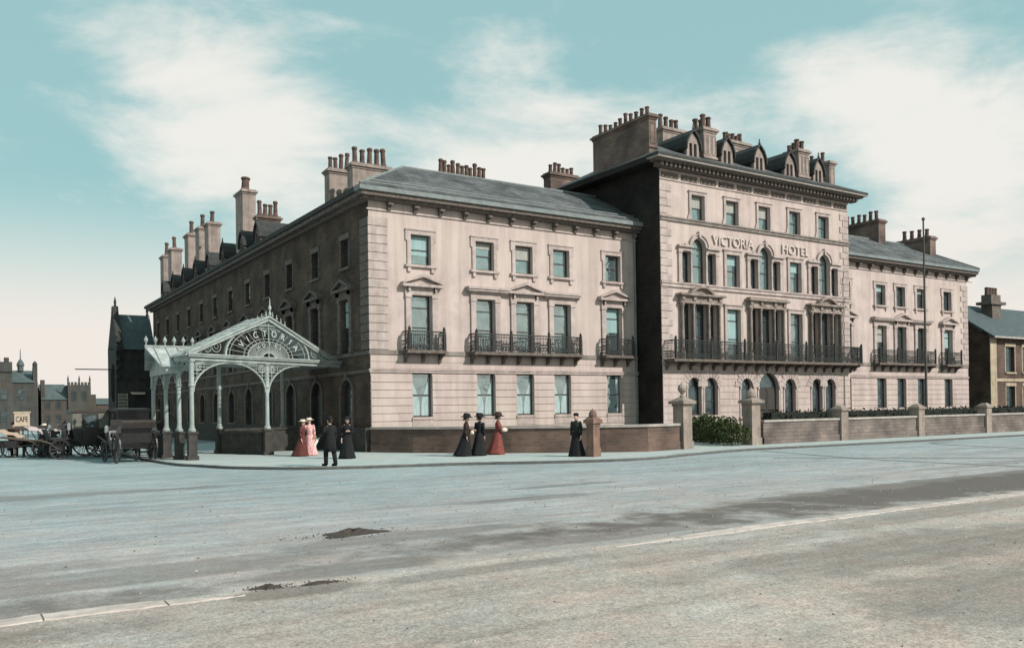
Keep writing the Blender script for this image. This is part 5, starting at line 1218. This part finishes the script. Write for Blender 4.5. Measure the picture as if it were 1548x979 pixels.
def closed_cab(label,x,y,rot,panel):
    t=thing('horse_carriage',label,'carriage',(x,y,-0.1),rot,'carriages waiting beside the canopy')
    b=MB(); b.prism([(-0.85,0.95),(-0.7,0.62),(0.15,0.55),(0.5,0.8),(0.62,1.25),(-0.95,1.25)],'XZ',-0.6,0.6); b.build('body',COACH,t)
    b=MB(); b.prism([(-0.95,1.25),(0.62,1.25),(0.58,1.92),(-0.98,1.92)],'XZ',-0.62,0.62); up=b.build('upper_panel',panel,t)
    b=MB(); b.prism([(-1.06,1.92),(0.68,1.92),(0.6,2.02),(-0.2,2.07),(-1.0,2.02)],'XZ',-0.68,0.68); b.build('roof',LEATHER,t)
    for s_ in (-1,1):
        b=MB(); b.box(-0.42,0.22,s_*0.635-0.012,s_*0.635+0.012,0.72,1.86); d_=b.build('door',COACH,t)
        b=MB(); b.poly([(-0.34,s_*0.65,1.32),(0.14,s_*0.65,1.32),(0.14,s_*0.65,1.8),(-0.34,s_*0.65,1.8)]); b.build('pane',GLASSD,d_)
        b=MB(); b.box(0.14,0.19,s_*0.655-0.01,s_*0.655+0.01,1.2,1.24); b.build('handle',LEAD,d_)
        b=MB(); b.box(-0.06,0.06,-0.06,0.06,0,0.2); b.taper(0,0,0.2,0.3,0.07,0.07,0.03,0.03); b.tube((0,0,-0.16),(0,0,0),0.018,5); b.build('lamp',LEAD,t,(0.75,s_*0.62,1.2))
    b=MB(); b.box(0.62,1.35,-0.45,0.45,0.8,0.88); b.box(0.72,1.12,-0.45,0.45,1.3,1.42); b.box(0.76,0.82,-0.45,0.45,0.88,1.3); b.prism([(1.35,0.8),(1.4,0.8),(1.6,1.25),(1.55,1.26)],'XZ',-0.48,0.48); b.build('driver_box',COACH,t)
    b=MB(); b.box(-0.9,1.15,-0.08,0.08,0.5,0.58); b.tube((-0.72,-0.66,0.56),(-0.72,0.66,0.56),0.035,6); b.tube((1.1,-0.6,0.42),(1.1,0.6,0.42),0.035,6); b.box(-0.78,-0.66,-0.08,0.08,0.52,0.9); b.box(1.04,1.16,-0.08,0.08,0.4,0.82); b.build('undercarriage',COACH,t)
    for s_ in (-1,1): link('wheel',WHR,t,(-0.72,s_*0.72,0.56)); link('wheel',WHF,t,(1.1,s_*0.66,0.42))
    b=MB()
    for s_ in (-0.38,0.38): b.tube((1.1,s_,0.55),(1.7,s_,0.78),0.028,6); b.tube((1.7,s_,0.78),(3.1,s_*0.85,0.98),0.028,6)
    b.build('shaft',WOOD,t)
    return t
carriage('black open carriage with folded hood parked by the kerb beside the canopy pedestals',6.55,41.3,math.radians(98),False,COACH)
closed_cab('closed black cab with pale olive upper panels broadside behind the open carriage',5.45,46.8,math.radians(186),COACHP)
closed_cab('tall all black closed cab standing end on beside the canopy posts',7.22,45.6,math.radians(96),COACH)
carriage('black hooded carriage at the street side of the closed olive cab',4.9,49.3,math.radians(176),True,COACH)
carriage('dark hooded carriage close to the gothic building, behind the other carriages',8.4,49.0,math.radians(165),True,DKBROWN)
for o in bpy.data.objects:
    if o.get('category')=='carriage': o.scale=(1.12,1.12,1.16)
def barrow(label,x,y,rot,cm,w,slope):
    t=thing('hand_barrow',label,'barrow',(x,y,-0.1),rot,'covered barrows at the street corner')
    b=MB(); b.box(-w,w,-0.5,0.5,0.5,0.62); b.box(-w,w,-0.5,-0.46,0.62,0.85); b.box(-w,w,0.46,0.5,0.62,0.85); b.box(-w,-w+0.04,-0.46,0.46,0.62,0.85); b.box(w-0.04,w,-0.46,0.46,0.62,0.85); b.build('tray',COACH,t)
    b=MB()
    for x_,h in ((-w+0.05,1.25+slope),(w-0.05,1.25-slope)):
        for y_ in (-0.45,0.45): b.tube((x_,y_,0.6),(x_,y_,h),0.022,5)
    for y_ in (-0.42,0.42): b.tube((w,y_,0.56),(w+0.8,y_*0.9,0.66),0.025,5); b.box(w-0.15,w-0.08,y_-0.03,y_+0.03,0,0.5)
    b.build('frame',WOOD,t)
    n=8; b=MB(); vs=[];fs=[]
    for i in range(n+1):
        for j in range(5):
            u_=-w-0.12+(2*w+0.24)*i/n; v_=-0.6+1.2*j/4; z_=1.27+slope*(1-2*i/n)-0.05*math.sin(PI*j/4)*0+0.05*math.sin(i*2.1+j); vs.append((u_,v_,z_))
    for i in range(n):
        for j in range(4): fs.append((i*5+j,(i+1)*5+j,(i+1)*5+j+1,i*5+j+1))
    m0=len(vs); vs+=[(a,b_2,c-0.02) for a,b_2,c in vs]; fs+=[tuple(q+m0 for q in f_[::-1]) for f_ in fs]
    b.add(vs,fs); b.build('canvas_cover',cm,t)
    for s in (-1,1): link('wheel',WHF,t,(-w*0.3,s*0.58,0.42))
    return t
barrow('handbarrow with sloping buff canvas cover at far left',2.35,50.6,-0.55,CANV,0.75,0.22)
barrow('handbarrow with steeply sloping pinkish canvas cover under the cafe board',3.95,50.6,-0.6,CANVP,0.55,0.26)
barrow('long handbarrow with pale pink canvas cover nearest the carriages',4.75,51.5,-0.5,CANVP,0.6,0.12)
t=thing('sign_post','cream signboard reading CAFE on a thin post at the left street corner','sign',(3.05,50.8,-0.1),-0.45)
b=MB(); b.tube((0,0.06,0),(0,0.06,2.3),0.035,8); b.build('post',WOOD,t)
b=MB(); b.box(-0.36,0.36,-0.04,0.02,1.58,2.24); b.box(-0.40,0.40,-0.06,0.03,2.24,2.32); b.build('board',SIGNW,t)
me=text_mesh('CAFE',0.40,0.006,SIGNK,'lettering'); xs_=[v.co.x for v in me.vertices]; k=0.58/(max(xs_)-min(xs_))
for v in me.vertices: v.co=Vector((v.co.x*k,-v.co.z-0.045,v.co.y+1.92))
link('lettering',me,t)

# loose grit
def grit(name,n,x0,x1,y0,y1,z,m,seed,smin,smax):
    rn=random.Random(seed); b=MB()
    for _ in range(n):
        x=rn.uniform(x0,x1); y=y0+(y1-y0)*rn.random()**1.5; k=rn.random()**3; r=smin+(smax-smin)*k; a=rn.uniform(0,PI)
        p=[(r*math.cos(a+PI/2*i)*rn.uniform(.7,1.2),r*math.sin(a+PI/2*i)*rn.uniform(.7,1.2)) for i in range(4)]
        b.add([(x+u_,y+v_,z-0.004) for u_,v_ in p]+[(x+rn.uniform(-.3,.3)*r,y+rn.uniform(-.3,.3)*r,z+r*0.65)],[(0,1,4),(1,2,4),(2,3,4),(3,0,4)])
    o=b.build(name,m); o['kind']='stuff'; o['label']='loose grit and small stones'; o['category']='grit'; return o
mat('grit stone',(0.42,0.36,0.32),(0.12,0.10,0.09),scale=9,contrast=(0.4,0.6))
grit('road_grit',5200,-9,32,3.4,26,-0.092,MATS['grit stone'],77,0.006,0.032)
# dirt heaps on the road
def heap(label,x,y,rx,ry,h,seed):
    rn=random.Random(seed); b=MB(); n=22; m_=7; vs=[(0,0,h)];fs=[]
    for k in range(1,m_+1):
        for i in range(n):
            a=2*PI*i/n; q=k/m_; rr=q*(1+0.25*math.sin(3*a+seed)+rn.uniform(-.12,.12)); vs.append((rx*rr*math.cos(a),ry*rr*math.sin(a),max(0.0,h*(1-q)**1.1*(0.6+0.8*rn.random())) if k<m_ else -0.01))
    for i in range(n): fs.append((0,1+i,1+(i+1)%n))
    for k in range(m_-1):
        for i in range(n): a=1+k*n; c=a+n; fs.append((a+i,c+i,c+(i+1)%n,a+(i+1)%n))
    b.add(vs,fs)
    for _ in range(90):
        a=rn.uniform(0,2*PI); q=rn.gauss(0.9,0.35); x_,y_=rx*q*math.cos(a)*1.2,ry*q*math.sin(a)*1.2; r=rn.uniform(0.006,0.022)
        b.add([(x_-r,y_,-0.01),(x_,y_-r,-0.01),(x_+r,y_,-0.01),(x_,y_+r,-0.01),(x_,y_,r)],[(0,1,4),(1,2,4),(2,3,4),(3,0,4)])
    o=b.build('dirt_heap',DUNG,None,(x,y,-0.095)); tag(o,label,'dirt heap')
heap('low dark heap of dirt in the middle of the road',5.75,13.9,0.62,0.30,0.085,2)
heap('small dark heap of dirt where the pale kerb breaks off',3.15,10.25,0.22,0.10,0.05,5)
heap('flat scatter of dirt just right of the broken kerb end',3.75,10.15,0.30,0.10,0.03,9)

# ------------------------------------------------------------------ people
def body_mesh(joints,edges,rad,head,face):
    """one continuous figure: skin-modifier surface with a shaped head"""
    me=bpy.data.meshes.new('body'); me.from_pydata(joints,edges,[]); ob=bpy.data.objects.new('body',me); C.objects.link(ob)
    sk=ob.modifiers.new('skin','SKIN'); sk.use_smooth_shade=True
    for i,rv in enumerate(rad): me.skin_vertices[0].data[i].radius=(rv,rv) if isinstance(rv,float) else rv
    me.skin_vertices[0].data[0].use_root=True
    sb=ob.modifiers.new('sub','SUBSURF'); sb.levels=1; sb.render_levels=1
    bpy.context.view_layer.update()
    out=bpy.data.meshes.new_from_object(ob.evaluated_get(bpy.context.evaluated_depsgraph_get())); bpy.data.objects.remove(ob)
    bm=bmesh.new(); bm.from_mesh(out)
    # head: an egg with brow, nose, chin, eyes and ears, joined to the neck
    hx,hy,hz=head
    r_=bmesh.ops.create_uvsphere(bm,u_segments=20,v_segments=14,radius=1.0)
    R=Matrix.Rotation(face,4,'Z')
    for v in r_['verts']:
        p=v.co.copy(); x,y,z=p.x*0.075,p.y*0.095,p.z*0.118
        if z<-0.02: x*=1-0.28*min(1,(-z-0.02)/0.1); y*=1-0.12*min(1,(-z-0.02)/0.1)
        if y<-0.05:
            if abs(x)<0.018 and -0.045<z<0.012: y-=0.022*(1-(z+0.045)/0.057*0.6)
            if abs(abs(x)-0.03)<0.014 and abs(z-0.012)<0.014: y+=0.010
            if abs(x)<0.03 and abs(z+0.062)<0.010: y+=0.006
        if abs(x)>0.066 and abs(z)<0.035 and abs(y)<0.03: x*=1.16
        v.co=(R@Vector((x,y,z)))+Vector((hx,hy,hz))
    bm.to_mesh(out); bm.free(); out.materials.clear(); out.materials.append(SKIN)
    for p in out.polygons: p.use_smooth=True
    return out
def person(label,loc,rot,h,lady,top,bottom,hatm,hat,armL,armR,hairm=HAIR,step=0.18,face=0.0,extra=None,bust=None):
    """figure faces local -Y; armX = (elbow, wrist) offsets from the shoulder in metres for a 1.70 m frame"""
    k=h/1.70; t=thing('person',label,'person',loc,rot)
    sw=0.165 if lady else 0.19
    J=[(0,0,0.93),(0,0,1.12),(0,-0.005,1.30),(0,0,1.43),(0,-0.01,1.50),(0,-0.01,1.55)]; E=[(0,1),(1,2),(2,3),(3,4),(4,5)]
    Rd=[(0.15,0.105),(0.115 if lady else 0.14,0.09),(0.15,0.10),(0.06,0.06),(0.05,0.05),(0.055,0.06)]
    def add(p,parent,rv): J.append(p); E.append((parent,len(J)-1)); Rd.append(rv); return len(J)-1
    arms=[]
    for s,(el,wr) in ((-1,armL),(1,armR)):
        sh=(s*sw,0,1.38); i=add(sh,2,0.058); e_=(sh[0]+s*el[0],sh[1]+el[1],sh[2]+el[2]); i2=add(e_,i,0.042); w_=(e_[0]+s*wr[0],e_[1]+wr[1],e_[2]+wr[2]); i3=add(w_,i2,0.028)
        d=(Vector(w_)-Vector(e_)).normalized(); pal=Vector(w_)+d*0.07; i4=add(tuple(pal),i3,(0.036,0.02)); side=d.cross(Vector((0,1,0.2))).normalized(); bend=Vector((-s*0.012,-0.01,-0.012))
        for q,ln in ((-0.028,0.062),(-0.010,0.075),(0.010,0.072),(0.027,0.055)):
            a=pal+side*q+d*0.03; m1=a+d*ln*0.5+bend; m2=m1+d*ln*0.45+bend*1.6; j1=add(tuple(a),i4,0.010); j2=add(tuple(m1),j1,0.009); add(tuple(m2),j2,0.0075)
        th=Vector(w_)+d*0.03+side*0.042; j1=add(tuple(th),i3,0.011); add(tuple(th+d*0.04+side*0.008),j1,0.009)
        arms.append((sh,e_,w_))
    for s in (-1,1):
        y=-s*step*0.5; i=add((s*0.09,0,0.86),0,0.085); kn=(s*0.095,y*0.7-0.02,0.48); i2=add(kn,i,0.062); i3=add((s*0.09,y+0.03*(1 if y>0 else 0),0.09),i2,0.04); i4=add((s*0.095,y-0.05,0.045),i3,0.04); add((s*0.10,y-0.14,0.03),i4,0.03)
    bm_=body_mesh(J,E,Rd,(0,-0.015,1.585),face)
    bo=link('body',bm_,t)
    S=[]
    def put(b,name,m,smooth=True): o=b.build(name,m,t,None,0,smooth); S.append(o); return o
    def loft(rings,n=24,ripple=0.0,seed=0):
        b=MB(); vs=[];fs=[]
        for (z,rx,ry,cy,rp) in rings:
            for i in range(n):
                a=2*PI*i/n; q=1+rp*math.sin(7*a+seed)+rp*0.6*math.sin(11*a+2*seed); vs.append((rx*q*math.cos(a),cy+ry*q*math.sin(a),z))
        for k_ in range(len(rings)-1):
            for i in range(n): j=(i+1)%n; fs.append((k_*n+i,k_*n+j,(k_+1)*n+j,(k_+1)*n+i))
        fs.append(tuple(range(n-1,-1,-1))); m_=(len(rings)-1)*n; fs.append(tuple(range(m_,m_+n))); b.add(vs,fs); return b
    if lady:
        put(loft([(0.015,0.35,0.42,0.09,0.10),(0.10,0.325,0.385,0.075,0.09),(0.35,0.265,0.30,0.04,0.07),(0.65,0.215,0.222,0.02,0.045),(0.88,0.19,0.17,0.01,0.01),(1.0,0.14,0.12,0,0.0),(1.06,0.118,0.10,0,0)],seed=len(label)),'skirt',bottom)
        b=loft([(0.96,0.15,0.13,0,0),(1.06,0.128,0.11,0,0),(1.16,0.145,0.125,-0.012,0),(1.27,0.17,0.145,-0.02,0),(1.36,0.175,0.115,0,0),(1.415,0.11,0.085,0,0),(1.46,0.062,0.062,0,0),(1.49,0.058,0.06,0,0)])
    else:
        put(loft([(0.52,0.225,0.19,0.02,0.02),(0.75,0.215,0.18,0.01,0.012),(0.95,0.20,0.16,0,0),(1.12,0.178,0.145,0,0),(1.28,0.205,0.15,-0.01,0),(1.38,0.195,0.115,0,0),(1.43,0.11,0.085,0,0),(1.47,0.07,0.07,0,0)],seed=3),'coat',top)
        b=MB()
        for s in (-1,1):
            y=-s*step*0.5; b.tube((s*0.09,0,0.9),(s*0.095,y*0.7-0.02,0.48),0.105,12,0.085); b.tube((s*0.095,y*0.7-0.02,0.49),(s*0.09,y+0.02,0.06),0.085,12,0.068)
        put(b,'trousers',bottom)
        b=MB()
        for s in (-1,1): y=-s*step*0.5; b.lathe([(0.05,0),(0.055,0.03),(0.045,0.08),(0.04,0.1)],s*0.095,y-0.06,0,10,1,2.6)
        put(b,'shoes',BLACK); b=MB()
    for sh,e_,w_ in arms:
        b.tube(sh,e_,0.078 if lady else 0.075,10,0.06); b.tube(e_,Vector(e_).lerp(Vector(w_),0.92),0.06,10,0.042); b.lathe([(0.05,-0.05),(0.075,0),(0.05,0.05)],sh[0],sh[1],sh[2],10)
        b.lathe([(0.04,-0.035),(0.06,0),(0.04,0.035)],e_[0],e_[1],e_[2],10)
    put(b,'bodice' if lady else 'sleeves',top)
    # hair, hat
    b=MB(); b.lathe([(0.06,-0.07),(0.09,-0.03),(0.10,0.03),(0.085,0.085),(0.04,0.13)],0,0.025,1.60,14,0.92,1.0)
    if lady: b.lathe([(0.02,-0.045),(0.055,0),(0.02,0.045)],0,0.115,1.57,10)
    put(b,'hair',hairm)
    b=MB()
    if hat=='wide': b.lathe([(0.12,-0.01),(0.26,0.005),(0.27,0.025),(0.17,0.05),(0.155,0.12),(0.12,0.17),(0.03,0.19)],0,-0.01,1.655,18); b.lathe([(0.02,-0.05),(0.09,0),(0.06,0.07),(0.01,0.09)],0.07,0.06,1.76,8)
    elif hat=='straw': b.lathe([(0.10,0),(0.21,0.005),(0.215,0.02),(0.12,0.03),(0.115,0.10),(0.10,0.11)],0,0,1.655,18)
    elif hat=='bowler': b.lathe([(0.09,0),(0.135,0.0),(0.145,0.018),(0.10,0.025),(0.10,0.07),(0.085,0.115),(0.03,0.14)],0,0,1.645,16,0.95,1.1)
    elif hat=='toque': b.lathe([(0.10,0),(0.115,0.05),(0.105,0.10),(0.05,0.12)],0,0.01,1.65,14)
    put(b,'hat',hatm)
    if bust: 
        b=MB(); b.lathe([(0.03,0),(0.06,0.06),(0.065,0.16),(0.04,0.22)],0,-0.10,1.16,10); put(b,'blouse_front',bust)
    if extra=='muff':
        b=MB(); b.lathe([(0.06,-0.12),(0.09,-0.06),(0.095,0.06),(0.06,0.12)],0,0,0,12)
        b.v=[Vector((p.z,p.y-0.26,p.x+1.02)) for p in b.v]; put(b,'cuff',CREAM)
    for o in t.children: o.scale=(k,k,k)
    LR_=random.Random(len(label)*7); t.rotation_euler=(LR_.uniform(-.05,.06),LR_.uniform(-.04,.04),rot)
    return t
down=((0.05,0.02,-0.29),(0.0,-0.06,-0.25)); fwd=((0.04,-0.06,-0.27),(-0.08,-0.20,0.02)); hold=((0.06,-0.03,-0.27),(-0.13,-0.17,0.04)); out_=((0.14,-0.04,-0.24),(0.10,-0.05,-0.22))
DEG=math.radians
person('woman in dark coat, large black hat and pale blouse front, leftmost by the brick wall',(18.35,32.0,0),DEG(60),1.70,True,DKBROWN,BLACK,BLACK,'wide',down,fwd,bust=CREAM,extra='muff')
person('woman in plain black dress and hat walking between two companions by the brick wall',(19.05,32.0,0),DEG(120),1.70,True,BLACK,BLACK,BLACK,'wide',down,hold)
person('woman in rust red dress and brown hat holding a pale bundle',(20.1,32.2,0),DEG(60),1.72,True,RED,RED,DKBROWN,'wide',fwd,hold)
person('woman in long black dress walking alone beside the lone gate pier',(21.55,28.35,0),DEG(-60),1.72,True,DKGREEN,BLACK,BLACK,'toque',down,down)
person('man in black overcoat and dark hat seen from behind, holding a newspaper',(11.55,29.95,0),DEG(200),1.76,False,BLACK,BLACK,BLACK,'bowler',down,((0.10,-0.05,-0.27),(0.12,-0.18,-0.06)),step=0.3)
person('woman in black dress and dark hat standing behind the man in overcoat',(13.95,34.3,0),DEG(-25),1.72,True,BLACK,BLACK,BLACK,'straw',down,hold)
person('woman in pink sprigged dress and pale hat standing near the canopy',(13.75,38.1,0),DEG(-20),1.66,True,PINK,PINK,CREAM,'straw',out_,down)
person('girl in maroon dress and cream hat beside the woman in pink',(13.2,37.75,0),DEG(50),1.60,True,MAROON,MAROON,CREAM,'straw',down,down)
person('man in dark coat and bowler standing behind the buff covered barrow',(2.75,52.0,-0.1),DEG(10),1.72,False,DKBROWN,BLACK,BLACK,'bowler',down,down)
person('woman in dark shawl and cream straw hat between the two pinkish barrows',(4.1,52.3,-0.1),DEG(-30),1.62,True,DKBROWN,BLACK,CREAM,'straw',down,hold)
person('man in black coat and bowler hat standing left of the hooded carriage',(5.05,51.2,-0.1),DEG(60),1.74,False,BLACK,BLACK,BLACK,'bowler',down,down)
# things in hands
t=MB(); t.box(-0.05,0.05,-0.018,0.018,-0.26,0.16); o=t.build('newspaper',PAPER,None,(11.10,30.05,0.98)); o.rotation_euler=(0.1,0.5,0.3); tag(o,'folded pale newspaper in the hand of the man in black overcoat','newspaper')
t=MB(); t.lathe([(0.03,-0.2),(0.11,-0.15),(0.13,0.0),(0.11,0.15),(0.03,0.2)],0,0,0,12); t.v=[Vector((p.z,p.y*0.8,p.x*0.8)) for p in t.v]
o=t.build('parcel',CREAM,None,(20.36,31.98,1.08),DEG(30)); tag(o,'pale cloth bundle carried by the woman in rust red','bundle')
